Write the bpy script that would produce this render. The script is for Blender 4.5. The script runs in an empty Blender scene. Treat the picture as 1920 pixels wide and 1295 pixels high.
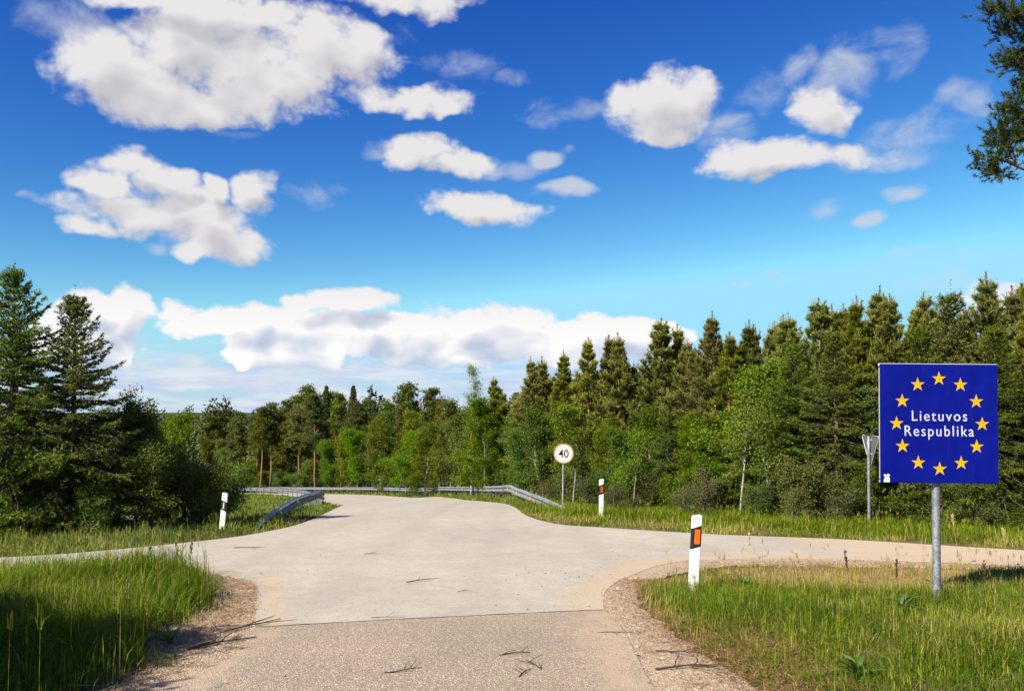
import bpy, math, random
import numpy as np
from mathutils import Vector, Matrix, geometry

sc = bpy.context.scene
COL = sc.collection
rad = math.radians

# ---------------------------------------------------------------- camera
EYE = 1.6
cam_d = bpy.data.cameras.new("camera")
cam = bpy.data.objects.new("camera", cam_d)
COL.objects.link(cam)
cam.location = (0, 0, EYE)
cam.rotation_euler = (rad(90) + math.atan(52.0 / 1507.0), 0, 0)
cam_d.sensor_width = 36.0
cam_d.lens = 36.0 * 1507.0 / 1920.0
cam_d.shift_y = 72.5 / 1920.0
cam_d.clip_end = 20000
cam_d.clip_start = 0.05
sc.camera = cam

# ---------------------------------------------------------------- light
SUN_EL = rad(38)
SUN_DIR = Vector((-0.719 * math.cos(SUN_EL), -0.695 * math.cos(SUN_EL), math.sin(SUN_EL))).normalized()
sun_d = bpy.data.lights.new("sun", 'SUN')
sun_d.energy = 5.0
sun_d.angle = rad(0.53)
sun_d.color = (1.0, 0.92, 0.79)
sun = bpy.data.objects.new("sun", sun_d)
COL.objects.link(sun)
sun.rotation_euler = (-SUN_DIR).to_track_quat('-Z', 'Y').to_euler()
sun.location = (-20, -40, 40)

EXPO = 1.25
sc.view_settings.view_transform = 'Standard'
sc.view_settings.look = 'None'
sc.view_settings.gamma = 1.0
sc.view_settings.use_curve_mapping = False
sc.view_settings.exposure = EXPO

sc.render.engine = 'CYCLES'
sc.cycles.max_bounces = 6
sc.cycles.diffuse_bounces = 3
sc.cycles.glossy_bounces = 2
sc.cycles.transmission_bounces = 4
sc.cycles.caustics_reflective = False
sc.cycles.caustics_refractive = False

# ---------------------------------------------------------------- sky
SOLID = [(-0.48,0.371,0.05,0.037),(-0.435,0.356,0.076,0.039),(-0.395,0.345,0.072,0.028),(-0.391,0.402,0.066,0.038),(-0.318,0.4,0.095,0.05),(-0.292,0.374,0.07,0.035),(-0.229,0.415,0.086,0.04),(-0.344,0.442,0.101,0.027),(-0.427,0.442,0.065,0.016),(-0.183,0.425,0.04,0.029),(-0.122,0.376,0.085,0.013),(-0.13,0.482,0.075,0.022),(-0.089,0.475,0.034,0.022),(-0.47,0.257,0.036,0.02),(-0.443,0.274,0.028,0.017),(-0.42,0.257,0.034,0.018),(-0.419,0.225,0.088,0.027),(-0.479,0.204,0.027,0.014),(-0.361,0.218,0.066,0.03),(-0.314,0.258,0.031,0.027),(-0.331,0.195,0.043,0.025),(-0.372,0.186,0.024,0.015),(-0.362,0.248,0.018,0.018),(-0.578,0.22,0.011,0.015),(-0.115,0.317,0.054,0.025),(-0.068,0.302,0.034,0.019),(-0.04,0.251,0.074,0.018),(-0.074,0.245,0.034,0.013),(0.189,0.359,0.071,0.039),(0.235,0.374,0.029,0.024),(0.149,0.373,0.033,0.021),(0.182,0.332,0.046,0.015),(0.371,0.339,0.035,0.026),(0.303,0.296,0.067,0.021),(0.375,0.289,0.063,0.017),(-0.501,0.115,0.029,0.019),(-0.454,0.108,0.038,0.024),(-0.479,0.083,0.059,0.029),(-0.381,0.106,0.041,0.022),(-0.328,0.1,0.049,0.024),(-0.261,0.102,0.057,0.024),(-0.211,0.134,0.078,0.018),(-0.172,0.142,0.039,0.018),(-0.26,0.078,0.095,0.029),(-0.172,0.093,0.098,0.033),(-0.053,0.101,0.073,0.036),(0.0,0.094,0.08,0.036),(0.06,0.091,0.073,0.032),(0.113,0.087,0.059,0.025),(0.165,0.086,0.058,0.024),(-0.093,0.074,0.1,0.023),(0.561,0.111,0.051,0.022)]
WISP = [(0.042,0.315,0.027,0.015,1.6),(0.051,0.267,0.04,0.015,1.5),(0.42,0.223,0.023,0.014,1.5),(0.453,0.246,0.032,0.01,1.3),(-0.498,0.405,0.066,0.031,0.8),(-0.434,0.185,0.025,0.011,0.9),(-0.162,0.307,0.037,0.011,0.9),(0.0,0.303,0.034,0.018,0.9),(0.082,0.367,0.074,0.015,0.55),(0.413,0.371,0.05,0.044,0.75),(0.305,0.367,0.043,0.029,0.7),(0.459,0.386,0.025,0.03,0.7),(0.461,0.301,0.053,0.023,0.8),(0.51,0.319,0.023,0.022,0.7),(0.432,0.282,0.065,0.012,0.8),(0.354,0.39,0.036,0.022,0.6),(0.253,0.333,0.044,0.024,0.8),(0.368,0.245,0.029,0.013,0.7),(0.333,0.163,0.015,0.005,0.95),(0.277,0.147,0.018,0.004,0.95),(0.512,0.131,0.082,0.016,0.8),(-0.258,0.265,0.051,0.015,0.6),(-0.014,0.401,0.024,0.011,0.7),(-0.526,0.22,0.015,0.006,0.7),(-0.075,0.412,0.041,0.023,0.5),(-0.334,0.305,0.024,0.006,0.6),(-0.162,0.361,0.04,0.012,0.6),(0.488,0.171,0.061,0.008,0.5),(-0.177,0.442,0.054,0.028,0.6),(-0.326,0.045,0.221,0.016,0.6),(-0.509,0.053,0.063,0.023,0.7)]


class NT:
    """small helper to write node trees"""
    def __init__(self, tree):
        self.t = tree
    def n(self, typ, **kw):
        nd = self.t.nodes.new(typ)
        ins = kw.pop('ins', {})
        for k, v in kw.items():
            setattr(nd, k, v)
        for k, v in ins.items():
            s = nd.inputs[k]
            if isinstance(v, bpy.types.NodeSocket):
                self.t.links.new(v, s)
            else:
                s.default_value = v
        return nd
    def m(self, op, a, b=0.0, c=0.0, clamp=False):
        nd = self.n('ShaderNodeMath', operation=op, use_clamp=clamp, ins={0: a, 1: b, 2: c})
        return nd.outputs[0]
    def vm(self, op, a, b=(0, 0, 0), c=(0, 0, 0)):
        nd = self.n('ShaderNodeVectorMath', operation=op, ins={0: a, 1: b, 2: c})
        return nd.outputs['Value'] if op in ('DOT_PRODUCT', 'LENGTH') else nd.outputs[0]
    def mix(self, f, a, b, blend='MIX'):
        nd = self.n('ShaderNodeMix', data_type='RGBA', blend_type=blend, ins={0: f, 6: a, 7: b})
        return nd.outputs[2]
    def ss(self, x, lo, hi, a=0.0, b=1.0):
        nd = self.n('ShaderNodeMapRange', interpolation_type='SMOOTHSTEP',
                    ins={'Value': x, 'From Min': lo, 'From Max': hi, 'To Min': a, 'To Max': b})
        return nd.outputs[0]
    def lin(self, x, lo, hi, a=0.0, b=1.0):
        nd = self.n('ShaderNodeMapRange', ins={'Value': x, 'From Min': lo, 'From Max': hi, 'To Min': a, 'To Max': b})
        return nd.outputs[0]
    def noise(self, vec, scale, detail=4.0, rough=0.5, out=0, dist=0.0, dims='3D'):
        nd = self.n('ShaderNodeTexNoise', noise_dimensions=dims, ins={'Vector': vec, 'Scale': scale, 'Detail': detail,
                                                'Roughness': rough, 'Distortion': dist})
        return nd.outputs[out]


def build_world():
    w = bpy.data.worlds.new("World")
    sc.world = w
    w.use_nodes = True
    t = w.node_tree
    t.nodes.clear()
    N = NT(t)
    tc = N.n('ShaderNodeTexCoord').outputs['Generated']
    d = N.vm('NORMALIZE', tc)
    sx = N.n('ShaderNodeSeparateXYZ', ins={0: d})
    az = N.m('ARCTAN2', sx.outputs[0], sx.outputs[1])
    el = N.m('ARCSINE', sx.outputs[2])
    p = N.n('ShaderNodeCombineXYZ', ins={0: az, 1: el, 2: 0.0}).outputs[0]

    # -- clear sky
    sky = N.n('ShaderNodeTexSky', sky_type='NISHITA', sun_disc=False, sun_elevation=SUN_EL,
              sun_rotation=math.atan2(SUN_DIR.x, SUN_DIR.y), air_density=1.0, dust_density=0.25,
              ozone_density=3.0, altitude=100.0)
    # deepen the blue: one power curve per channel on the physical sky
    sp = N.n('ShaderNodeSeparateColor', ins={0: sky.outputs[0]})
    ch = []
    for i, (k, g) in enumerate(SKY_CURVE):
        v = N.m('POWER', N.m('MULTIPLY', sp.outputs[i], 0.1), g)
        ch.append(N.m('MINIMUM', N.m('MULTIPLY', v, k * 10.0), (1.5, 3.2, 4.3)[i]))
    col = N.n('ShaderNodeCombineColor', ins={0: ch[0], 1: ch[1], 2: ch[2]}).outputs[0]

    # -- cloud density as a node group of the direction (azimuth, elevation)
    def density_group(name, blobs, amp, scale, stretch, wisp, fine=True):
        g = bpy.data.node_groups.new(name, 'ShaderNodeTree')
        g.interface.new_socket('P', in_out='INPUT', socket_type='NodeSocketVector')
        g.interface.new_socket('D', in_out='OUTPUT', socket_type='NodeSocketFloat')
        G = NT(g)
        gi = G.n('NodeGroupInput').outputs[0]
        go = G.n('NodeGroupOutput')
        q = G.vm('MULTIPLY', gi, (1.0, stretch, 1.0))
        wn = G.noise(q, 9.0 if not wisp else 6.0, 3.0, 0.55, out=1, dims='2D')
        wv = G.vm('SUBTRACT', wn, (0.5, 0.5, 0.5))
        pw = G.vm('MULTIPLY_ADD', wv, (0.075, 0.05, 0.0) if not wisp else (0.12, 0.07, 0.0), gi)
        acc = None
        for b in blobs:
            a, e, ra, re = b[:4]
            k = b[4] if len(b) > 4 else 1.0
            s = (1.0 / (ra * BLOB), 1.0 / (re * BLOB), 0.0)
            u = G.vm('MULTIPLY_ADD', pw, s, (-a * s[0], -e * s[1], 0.0))
            r2 = G.vm('DOT_PRODUCT', u, u)
            v = G.m('MULTIPLY_ADD', r2, -k, k)
            acc = v if acc is None else G.m('SMOOTH_MAX', acc, v, 0.35 if not wisp else 0.2)
        # more of the same sky beyond the part that is described above
        f1 = G.noise(G.vm('ADD', q, (7.3, 2.1, 3.3)), 2.6, 3.0, 0.5)
        out1 = G.m('ABSOLUTE', G.m('SUBTRACT', G.n('ShaderNodeSeparateXYZ', ins={0: gi}).outputs[0], 0.0))
        out1 = G.ss(out1, 0.62, 0.85)
        out2 = G.ss(G.n('ShaderNodeSeparateXYZ', ins={0: gi}).outputs[1], 0.52, 0.7)
        outside = G.m('MAXIMUM', out1, out2)
        gen = G.m('ADD', G.m('MULTIPLY_ADD', f1, 7.0, -4.3), G.m('MULTIPLY_ADD', outside, 6.0, -6.0))
        acc = G.m('MAXIMUM', acc, G.m('MINIMUM', gen, 1.0))
        acc = G.m('MAXIMUM', acc, -3.0)
        if wisp or not fine:
            f = G.noise(q, scale, 5.0 if wisp else 2.5, 0.6, dist=0.25, dims='2D')
            res = G.m('MULTIPLY_ADD', G.m('SUBTRACT', f, 0.5), amp, acc)
        else:
            # large lobes, round puffs and a fine fringe
            f = G.noise(q, scale, 9.0, 0.66, dist=0.1, dims='2D')
            vv = G.n('ShaderNodeTexVoronoi', voronoi_dimensions='2D', feature='SMOOTH_F1', normalize=True,
                     ins={'Vector': G.vm('MULTIPLY_ADD', wv, (0.03, 0.03, 0.0), q), 'Scale': 24.0, 'Detail': 2.0, 'Roughness': 0.62, 'Lacunarity': 2.3, 'Smoothness': 0.35}).outputs['Distance']
            res = G.m('MULTIPLY_ADD', G.m('SUBTRACT', f, 0.5), amp, acc)
            res = G.m('MULTIPLY_ADD', G.m('SUBTRACT', 0.33, vv), 1.7, res)
        G.t.links.new(res, go.inputs[0])
        return g
    gs = density_group('cumulus', SOLID, 2.2, 12.0, 1.35, False)
    gm_ = density_group('cumulus_mass', SOLID, 2.0, 12.0, 1.35, False, False)
    gw = density_group('wisps', WISP, 2.8, 13.0, 1.5, True)

    def ev(g, vec):
        nd = t.nodes.new('ShaderNodeGroup')
        nd.node_tree = g
        t.links.new(vec, nd.inputs[0])
        return nd.outputs[0]
    D0 = ev(gs, p)
    D1 = ev(gm_, N.vm('ADD', p, (-0.010, 0.024, 0.0)))
    low = N.ss(el, 0.20, 0.05)                       # the far bank has crisper edges
    a_s = N.ss(D0, N.lin(low, 0, 1, -0.42, -0.04), N.lin(low, 0, 1, 0.75, 0.26))
    W0 = ev(gw, p)
    a_w = N.m('MULTIPLY', N.ss(W0, -0.1, 1.7), 0.85)
    # light and shade inside the clouds: how much cloud lies between a point and the light above
    shade = N.ss(N.m('ADD', D1, N.m('MULTIPLY', N.noise(p, 6.0, 2.0, 0.5, dims='2D'), 0.7)), 0.35, 1.75)
    lit = N.m('MULTIPLY', N.m('SUBTRACT', D0, D1), 0.30)
    shade = N.m('SUBTRACT', N.m('MULTIPLY', shade, 0.85), lit, clamp=True)
    hi_c = N.mix(low, (CB * 0.88, CB * 0.86, CB * 0.865, 1), (CB * 1.12, CB * 1.10, CB * 1.09, 1))
    lo_c = N.mix(low, (CB * 0.60, CB * 0.59, CB * 0.64, 1), (CB * 0.56, CB * 0.65, CB * 0.83, 1))
    ccol = N.mix(shade, hi_c, lo_c)
    # pale layered cloud low over the horizon, left of the forest and all round
    hz = N.vm('MULTIPLY', p, (1.0, 7.0, 1.0))
    hn = N.noise(hz, 7.0, 6.0, 0.55)
    band = N.ss(el, 0.105, 0.035)
    band = N.m('MULTIPLY', band, N.ss(hn, 0.30, 0.62, 0.55, 0.97))
    bcol = N.mix(N.ss(N.noise(hz, 11.0, 4.0, 0.6), 0.40, 0.66), (CB * 0.60, CB * 0.71, CB * 0.93, 1), (CB * 0.86, CB * 0.88, CB * 0.96, 1))
    col = N.mix(band, col, bcol)
    wcol = N.mix(low, (CB * 0.68, CB * 0.72, CB * 0.80, 1), (CB * 0.86, CB * 0.84, CB * 0.90, 1))
    col = N.mix(a_w, col, wcol)
    col = N.mix(a_s, col, ccol)
    bg = N.n('ShaderNodeBackground', ins={0: col, 1: 0.1})
    out = N.n('ShaderNodeOutputWorld', ins={0: bg.outputs[0]})
    w.cycles.sampling_method = 'MANUAL'
    w.cycles.sample_map_resolution = 512

CB = 3.9          # brightness of white cloud, in the sky's units
BLOB = 0.97
SKY_CURVE = ((2.9, 2.65), (1.36, 2.0), (0.62, 1.0))
build_world()

# ================================================================ helpers
def link(o, parent=None):
    COL.objects.link(o)
    if parent is not None:
        o.parent = parent
    return o

def tag(o, label=None, cat=None, group=None, kind=None):
    for k, v in (('label', label), ('category', cat), ('group', group), ('kind', kind)):
        if v is not None:
            o[k] = v
    return o

def empty(name, loc, rz=0.0, rot=None):
    o = bpy.data.objects.new(name, None)
    o.empty_display_size = 0.2
    o.location = loc
    o.rotation_euler = rot if rot is not None else (0, 0, rz)
    return link(o)

def make_mesh(name, V, F, mat=None, tone=None, smooth=False):
    """V (n,3); F: (m,3) or (m,4) array, or a list of such arrays; tone: one float per vertex"""
    V = np.ascontiguousarray(V, dtype=np.float32)
    Fs = [np.asarray(f, dtype=np.int32) for f in (F if isinstance(F, list) else [F]) if len(f)]
    me = bpy.data.meshes.new(name)
    nl = sum(f.size for f in Fs)
    npoly = sum(len(f) for f in Fs)
    me.vertices.add(len(V))
    me.vertices.foreach_set('co', V.ravel())
    me.loops.add(nl)
    me.loops.foreach_set('vertex_index', np.concatenate([f.ravel() for f in Fs]))
    me.polygons.add(npoly)
    tot = np.concatenate([np.full(len(f), f.shape[1], dtype=np.int32) for f in Fs])
    st = np.concatenate([[0], np.cumsum(tot)[:-1]]).astype(np.int32)
    me.polygons.foreach_set('loop_start', st)
    me.polygons.foreach_set('loop_total', tot)
    me.polygons.foreach_set('use_smooth', np.full(npoly, bool(smooth)))
    me.update(calc_edges=True)
    if tone is not None:
        at = me.attributes.new('tone', 'FLOAT', 'POINT')
        at.data.foreach_set('value', np.ascontiguousarray(tone, dtype=np.float32))
    if mat is not None:
        me.materials.append(mat)
    return me

def obj(name, me, parent=None, loc=None, rot=None):
    o = bpy.data.objects.new(name, me)
    if loc is not None:
        o.location = loc
    if rot is not None:
        o.rotation_euler = rot
    return link(o, parent)

class Acc:
    """collects vertices, faces and a tone per vertex for one mesh"""
    def __init__(self):
        self.V = []; self.T3 = []; self.T4 = []; self.tone = []; self.n = 0
    def add(self, V, F, tone=0.5):
        V = np.asarray(V, dtype=np.float32).reshape(-1, 3)
        F = np.asarray(F, dtype=np.int32)
        if F.size:
            (self.T3 if F.shape[1] == 3 else self.T4).append(F + self.n)
        self.V.append(V)
        self.tone.append(np.broadcast_to(np.asarray(tone, dtype=np.float32), (len(V),)))
        self.n += len(V)
    def box(self, lo, hi, tone=0.5):
        x0, y0, z0 = lo; x1, y1, z1 = hi
        V = [(x0, y0, z0), (x1, y0, z0), (x1, y1, z0), (x0, y1, z0), (x0, y0, z1), (x1, y0, z1), (x1, y1, z1), (x0, y1, z1)]
        self.add(V, [(0, 3, 2, 1), (4, 5, 6, 7), (0, 1, 5, 4), (1, 2, 6, 5), (2, 3, 7, 6), (3, 0, 4, 7)], tone)
    def tube(self, P, R, sides=6, tone=0.5, cap=True):
        P = np.asarray(P, dtype=float); R = np.asarray(R, dtype=float)
        n = len(P)
        T = np.gradient(P, axis=0)
        T /= np.linalg.norm(T, axis=1, keepdims=True) + 1e-9
        ref = np.array([1.0, 0, 0]) if abs(T[0][0]) < 0.8 else np.array([0, 1.0, 0])
        U = np.cross(T, ref); U /= np.linalg.norm(U, axis=1, keepdims=True) + 1e-9
        W = np.cross(T, U)
        a = np.arange(sides) * 2 * math.pi / sides
        V = (P[:, None] + R[:, None, None] * (np.cos(a)[None, :, None] * U[:, None] + np.sin(a)[None, :, None] * W[:, None])).reshape(-1, 3)
        i = np.arange(n - 1)[:, None] * sides; j = np.arange(sides)[None]; k = (j + 1) % sides
        F = np.stack([i + j, i + k, i + sides + k, i + sides + j], -1).reshape(-1, 4)
        self.add(V, F, tone)
        if cap and R[-1] > 0.004:
            self.T3.append(np.array([(self.n - sides, self.n - sides + q, self.n - sides + q + 1) for q in range(1, sides - 1)], dtype=np.int32))
        if cap and R[0] > 0.004:
            b = self.n - n * sides
            self.T3.append(np.array([(b, b + q + 1, b + q) for q in range(1, sides - 1)], dtype=np.int32))
    def mesh(self, name, mat, smooth=False):
        Fs = []
        if self.T3: Fs.append(np.concatenate(self.T3))
        if self.T4: Fs.append(np.concatenate(self.T4))
        return make_mesh(name, np.concatenate(self.V), Fs, mat, np.concatenate(self.tone), smooth)

def new_mat(name):
    m = bpy.data.materials.new(name)
    m.use_nodes = True
    m.node_tree.nodes.clear()
    return m, NT(m.node_tree)

def finish(N, shader, disp=None):
    o = N.n('ShaderNodeOutputMaterial', ins={0: shader})
    return o

def principled(N, color, rough=0.6, spec=0.3, metal=0.0, normal=None):
    ins = {'Base Color': color, 'Roughness': rough, 'Specular IOR Level': spec, 'Metallic': metal}
    if normal is not None:
        ins['Normal'] = normal
    return N.n('ShaderNodeBsdfPrincipled', ins=ins).outputs[0]

def bump(N, h, strength=0.3, dist=0.01):
    return N.n('ShaderNodeBump', ins={'Strength': strength, 'Distance': dist, 'Height': h}).outputs[0]

def objpos(N):
    return N.n('ShaderNodeTexCoord').outputs['Object']

def worldpos(N):
    return N.n('ShaderNodeNewGeometry').outputs['Position']

def ramp(N, f, stops):
    r = N.n('ShaderNodeValToRGB', ins={0: f})
    cr = r.color_ramp
    while len(cr.elements) < len(stops):
        cr.elements.new(0.5)
    for e, (p, c) in zip(cr.elements, stops):
        e.position = p
        e.color = (*c, 1)
    return r.outputs[0]

def foliage_mat(name, stops, trans=0.3, rough=0.5, spec=0.12, vary=0.35, hue=0.02):
    m, N = new_mat(name)
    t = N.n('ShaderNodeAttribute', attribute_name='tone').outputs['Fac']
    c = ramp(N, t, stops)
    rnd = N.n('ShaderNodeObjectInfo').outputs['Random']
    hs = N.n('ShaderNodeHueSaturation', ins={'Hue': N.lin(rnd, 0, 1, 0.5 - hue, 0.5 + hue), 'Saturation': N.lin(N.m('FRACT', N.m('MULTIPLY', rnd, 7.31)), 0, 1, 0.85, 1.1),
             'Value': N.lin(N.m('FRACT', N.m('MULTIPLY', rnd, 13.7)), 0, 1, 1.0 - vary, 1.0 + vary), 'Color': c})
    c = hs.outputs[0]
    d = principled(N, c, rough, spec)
    tl = N.n('ShaderNodeBsdfTranslucent', ins={0: N.mix(1.0, c, (1.25, 1.2, 0.55, 1), 'MULTIPLY')}).outputs[0]
    mx = N.n('ShaderNodeMixShader', ins={0: trans, 1: d, 2: tl}).outputs[0]
    finish(N, mx)
    return m

def plain_mat(name, col, rough=0.5, spec=0.4, metal=0.0, wear=0.12, scale=14.0, bmp=0.05):
    m, N = new_mat(name)
    p = objpos(N)
    n1 = N.noise(p, scale, 5.0, 0.6)
    n2 = N.noise(p, scale * 7, 3.0, 0.6)
    f = N.m('ADD', N.m('MULTIPLY', n1, 0.7), N.m('MULTIPLY', n2, 0.3))
    c = N.mix(1.0, (*col, 1), ramp(N, f, [(0.3, (1 - wear * 1.6,) * 3), (0.7, (1 + wear * 0.6,) * 3)]), 'MULTIPLY')
    r = N.lin(n1, 0.3, 0.7, max(rough - 0.1, 0.05), min(rough + 0.12, 1))
    finish(N, principled(N, c, r, spec, metal, bump(N, n2, bmp, 0.004)))
    return m

# ---------------------------------------------------------------- materials
MAT = {}
MAT['pine_needle'] = foliage_mat('pine_needle', [(0.0, (0.030, 0.046, 0.009)), (0.45, (0.096, 0.114, 0.016)), (0.75, (0.20, 0.205, 0.03)), (1.0, (0.31, 0.285, 0.08))], 0.25, 0.5, 0.12, 0.30)
MAT['spruce_needle'] = foliage_mat('spruce_needle', [(0.0, (0.018, 0.034, 0.007)), (0.5, (0.060, 0.086, 0.013)), (0.8, (0.15, 0.185, 0.024)), (1.0, (0.23, 0.26, 0.036))], 0.25, 0.5, 0.12, 0.25)
MAT['leaf_bright'] = foliage_mat('leaf_bright', [(0.0, (0.038, 0.070, 0.007)), (0.5, (0.104, 0.158, 0.012)), (1.0, (0.21, 0.245, 0.024))], 0.45, 0.45, 0.18, 0.30, 0.03)
MAT['leaf_dark'] = foliage_mat('leaf_dark', [(0.0, (0.028, 0.050, 0.008)), (0.5, (0.075, 0.122, 0.013)), (1.0, (0.165, 0.21, 0.024))], 0.40, 0.45, 0.15, 0.25)
MAT['leaf_olive'] = foliage_mat('leaf_olive', [(0.0, (0.040, 0.046, 0.012)), (0.5, (0.085, 0.095, 0.020)), (1.0, (0.17, 0.155, 0.042))], 0.35, 0.5, 0.3, 0.25)
MAT['grass'] = foliage_mat('grass', [(0.0, (0.024, 0.054, 0.005)), (0.35, (0.075, 0.130, 0.010)), (0.62, (0.165, 0.205, 0.016)), (0.8, (0.28, 0.235, 0.05)), (1.0, (0.47, 0.36, 0.16))], 0.38, 0.5, 0.10, 0.0, 0.0)
MAT['weed_leaf'] = foliage_mat('weed_leaf', [(0.0, (0.03, 0.065, 0.012)), (0.5, (0.055, 0.12, 0.02)), (1.0, (0.11, 0.18, 0.035))], 0.35, 0.4, 0.4, 0.15)
MAT['far_leaf'] = foliage_mat('far_leaf', [(0.0, (0.024, 0.036, 0.014)), (0.4, (0.046, 0.062, 0.018)), (0.7, (0.082, 0.092, 0.022)), (1.0, (0.085, 0.125, 0.022))], 0.15, 0.6, 0.2, 0.0, 0.0)

def bark(name, low, high, z0, z1, scale=18.0):
    m, N = new_mat(name)
    p = objpos(N)
    z = N.n('ShaderNodeSeparateXYZ', ins={0: p}).outputs[2]
    st = N.vm('MULTIPLY', p, (1, 1, 0.35))
    n1 = N.noise(st, scale, 5.0, 0.65)
    v = N.n('ShaderNodeTexVoronoi', feature='DISTANCE_TO_EDGE', ins={'Vector': st, 'Scale': scale * 1.3}).outputs[0]
    c = N.mix(N.ss(N.m('ADD', z, N.m('MULTIPLY', n1, 0.8)), z0, z1), (*low, 1), (*high, 1))
    lt = N.n('ShaderNodeAttribute', attribute_name='tone').outputs['Fac']
    c = N.mix(N.ss(lt, 0.3, 0.1), c, (0.095, 0.066, 0.042, 1))          # limbs and twigs
    c = N.mix(1.0, c, ramp(N, n1, [(0.3, (0.5, 0.5, 0.5)), (0.7, (1.25, 1.2, 1.15))]), 'MULTIPLY')
    h = N.m('ADD', n1, N.ss(v, 0.0, 0.12))
    finish(N, principled(N, c, 0.85, 0.15, 0, bump(N, h, 0.8, 0.02)))
    return m
MAT['pine_bark'] = bark('pine_bark', (0.17, 0.115, 0.075), (0.30, 0.145, 0.065), 1.2, 3.0)
MAT['tall_pine_bark'] = bark('tall_pine_bark', (0.18, 0.115, 0.08), (0.29, 0.15, 0.082), 1.5, 5.0, 10.0)
MAT['spruce_bark'] = bark('spruce_bark', (0.12, 0.095, 0.075), (0.15, 0.11, 0.08), 1.0, 3.0)
MAT['grey_bark'] = bark('grey_bark', (0.24, 0.21, 0.17), (0.20, 0.17, 0.13), 0.5, 2.0, 24.0)
MAT['pale_bark'] = bark('pale_bark', (0.42, 0.40, 0.36), (0.40, 0.37, 0.32), 0.5, 2.5, 24.0)
MAT['brown_pine_bark'] = bark('brown_pine_bark', (0.17, 0.115, 0.08), (0.22, 0.13, 0.075), 1.5, 5.0, 14.0)

# ================================================================ terrain
_ys = np.arange(-60, 900, 0.5)
def _slope(y):
    return np.interp(y, [-60, -25, -8, 18, 30, 39, 45, 100, 130, 200, 320, 900],
                     [0.0, 0.01, .05, .05, .10, .10, .093, .093, .11, .04, 0.0, 0.0])
_zz = -np.concatenate([[0], np.cumsum((_slope(_ys[1:]) + _slope(_ys[:-1])) / 2 * 0.5)])
_zz -= np.interp(0, _ys, _zz)

def H(x, y):
    """height of the road bed"""
    x = np.asarray(x, float); y = np.asarray(y, float)
    z = np.interp(y, _ys, _zz)
    z = z - 0.40 * np.clip((-x - 5.6) / 2.2, 0, 1) * np.interp(y, [17, 27, 44, 75], [0, 1, 0.8, 0.15])
    return z

def G(x, y):
    """height of the natural ground: always a little below the road bed"""
    x = np.asarray(x, float); y = np.asarray(y, float)
    n = (np.sin(x * 1.7 + 0.6 * y) + np.sin(y * 2.1 - 0.8 * x + 1.3) + np.sin(x * 3.9 + 2.0) * np.sin(y * 3.3)) / 3
    r = np.hypot(x, y)
    far = np.clip((r - 1200) / 2500, 0, 1)
    return H(x, y) - 0.035 * (0.6 + 0.6 * n) + 14.0 * far * far * (3 - 2 * far)

def axis(lo, a, b, hi, step, grow=1.13):
    mid = list(np.arange(a, b + 1e-6, step))
    s = step; v = b; up = []
    while v < hi:
        s *= grow; v += s; up.append(v)
    s = step; v = a; dn = []
    while v > lo:
        s *= grow; v -= s; dn.append(v)
    return np.array(dn[::-1] + mid + up)

xs = axis(-5000, -12, 12, 5000, 0.5)
ys = axis(-400, -4, 40, 6500, 0.5, 1.1)
X, Y = np.meshgrid(xs, ys)
nx, ny = len(xs), len(ys)
i = np.arange(ny - 1)[:, None] * nx + np.arange(nx - 1)[None]
Fq = np.stack([i, i + 1, i + nx + 1, i + nx], -1).reshape(-1, 4)

def ground_mat():
    m, N = new_mat('ground')
    p = worldpos(N)
    a = N.noise(p, 0.55, 5.0, 0.6)
    b = N.noise(p, 6.0, 6.0, 0.65)
    c = N.noise(p, 60.0, 3.0, 0.7)
    grass = ramp(N, b, [(0.3, (0.030, 0.048, 0.010)), (0.7, (0.075, 0.095, 0.020))])
    soil = ramp(N, c, [(0.3, (0.060, 0.042, 0.024)), (0.72, (0.20, 0.145, 0.085))])
    col = N.mix(N.ss(N.m('ADD', a, N.m('MULTIPLY', b, 0.5)), 0.60, 0.86), grass, soil)
    d = N.vm('LENGTH', p)
    # trampled straw and bare sandy soil beside the right-hand lane
    pr = N.vm('LENGTH', N.vm('MULTIPLY', N.vm('SUBTRACT', p, (4.6, 10.5, -0.55)), (0.36, 0.95, 0.0)))
    pr = N.ss(N.m('ADD', pr, N.m('MULTIPLY', b, 0.9)), 1.55, 1.05)
    col = N.mix(pr, col, ramp(N, c, [(0.3, (0.17, 0.11, 0.055)), (0.7, (0.40, 0.29, 0.155))]))
    far = ramp(N, N.noise(p, 0.02, 6.0, 0.7), [(0.3, (0.018, 0.030, 0.014)), (0.7, (0.040, 0.056, 0.020))])
    col = N.mix(N.ss(d, 110.0, 170.0), col, far)
    finish(N, principled(N, col, 0.95, 0.1, 0, bump(N, N.m('ADD', b, N.m('MULTIPLY', c, 0.3)), 0.6, 0.05)))
    return m
ground = obj('ground', make_mesh('ground', np.stack([X, Y, G(X, Y)], -1).reshape(-1, 3), Fq, ground_mat(), None, True))
tag(ground, kind='structure')

# ---------------------------------------------------------------- outlines on the ground (metres)
def wob(pts, step=0.3, amp=0.05, seed=1, closed=True):
    """resample an outline and let its edge waver"""
    r = np.random.default_rng(seed)
    P = np.array(pts, float); out = []
    n = len(P)
    for k in range(n if closed else n - 1):
        a, b = P[k], P[(k + 1) % n]
        L = np.linalg.norm(b - a)
        st = step * max(1.0, np.hypot(*a) / 14.0)
        q = max(1, int(L / st))
        for j in range(q):
            f = j / q
            pt = a + (b - a) * f
            if j and amp:
                pt = pt + r.normal(0, amp * 0.5, 2)
            out.append(pt)
    if not closed:
        out.append(P[-1])
    return np.array(out)

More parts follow.
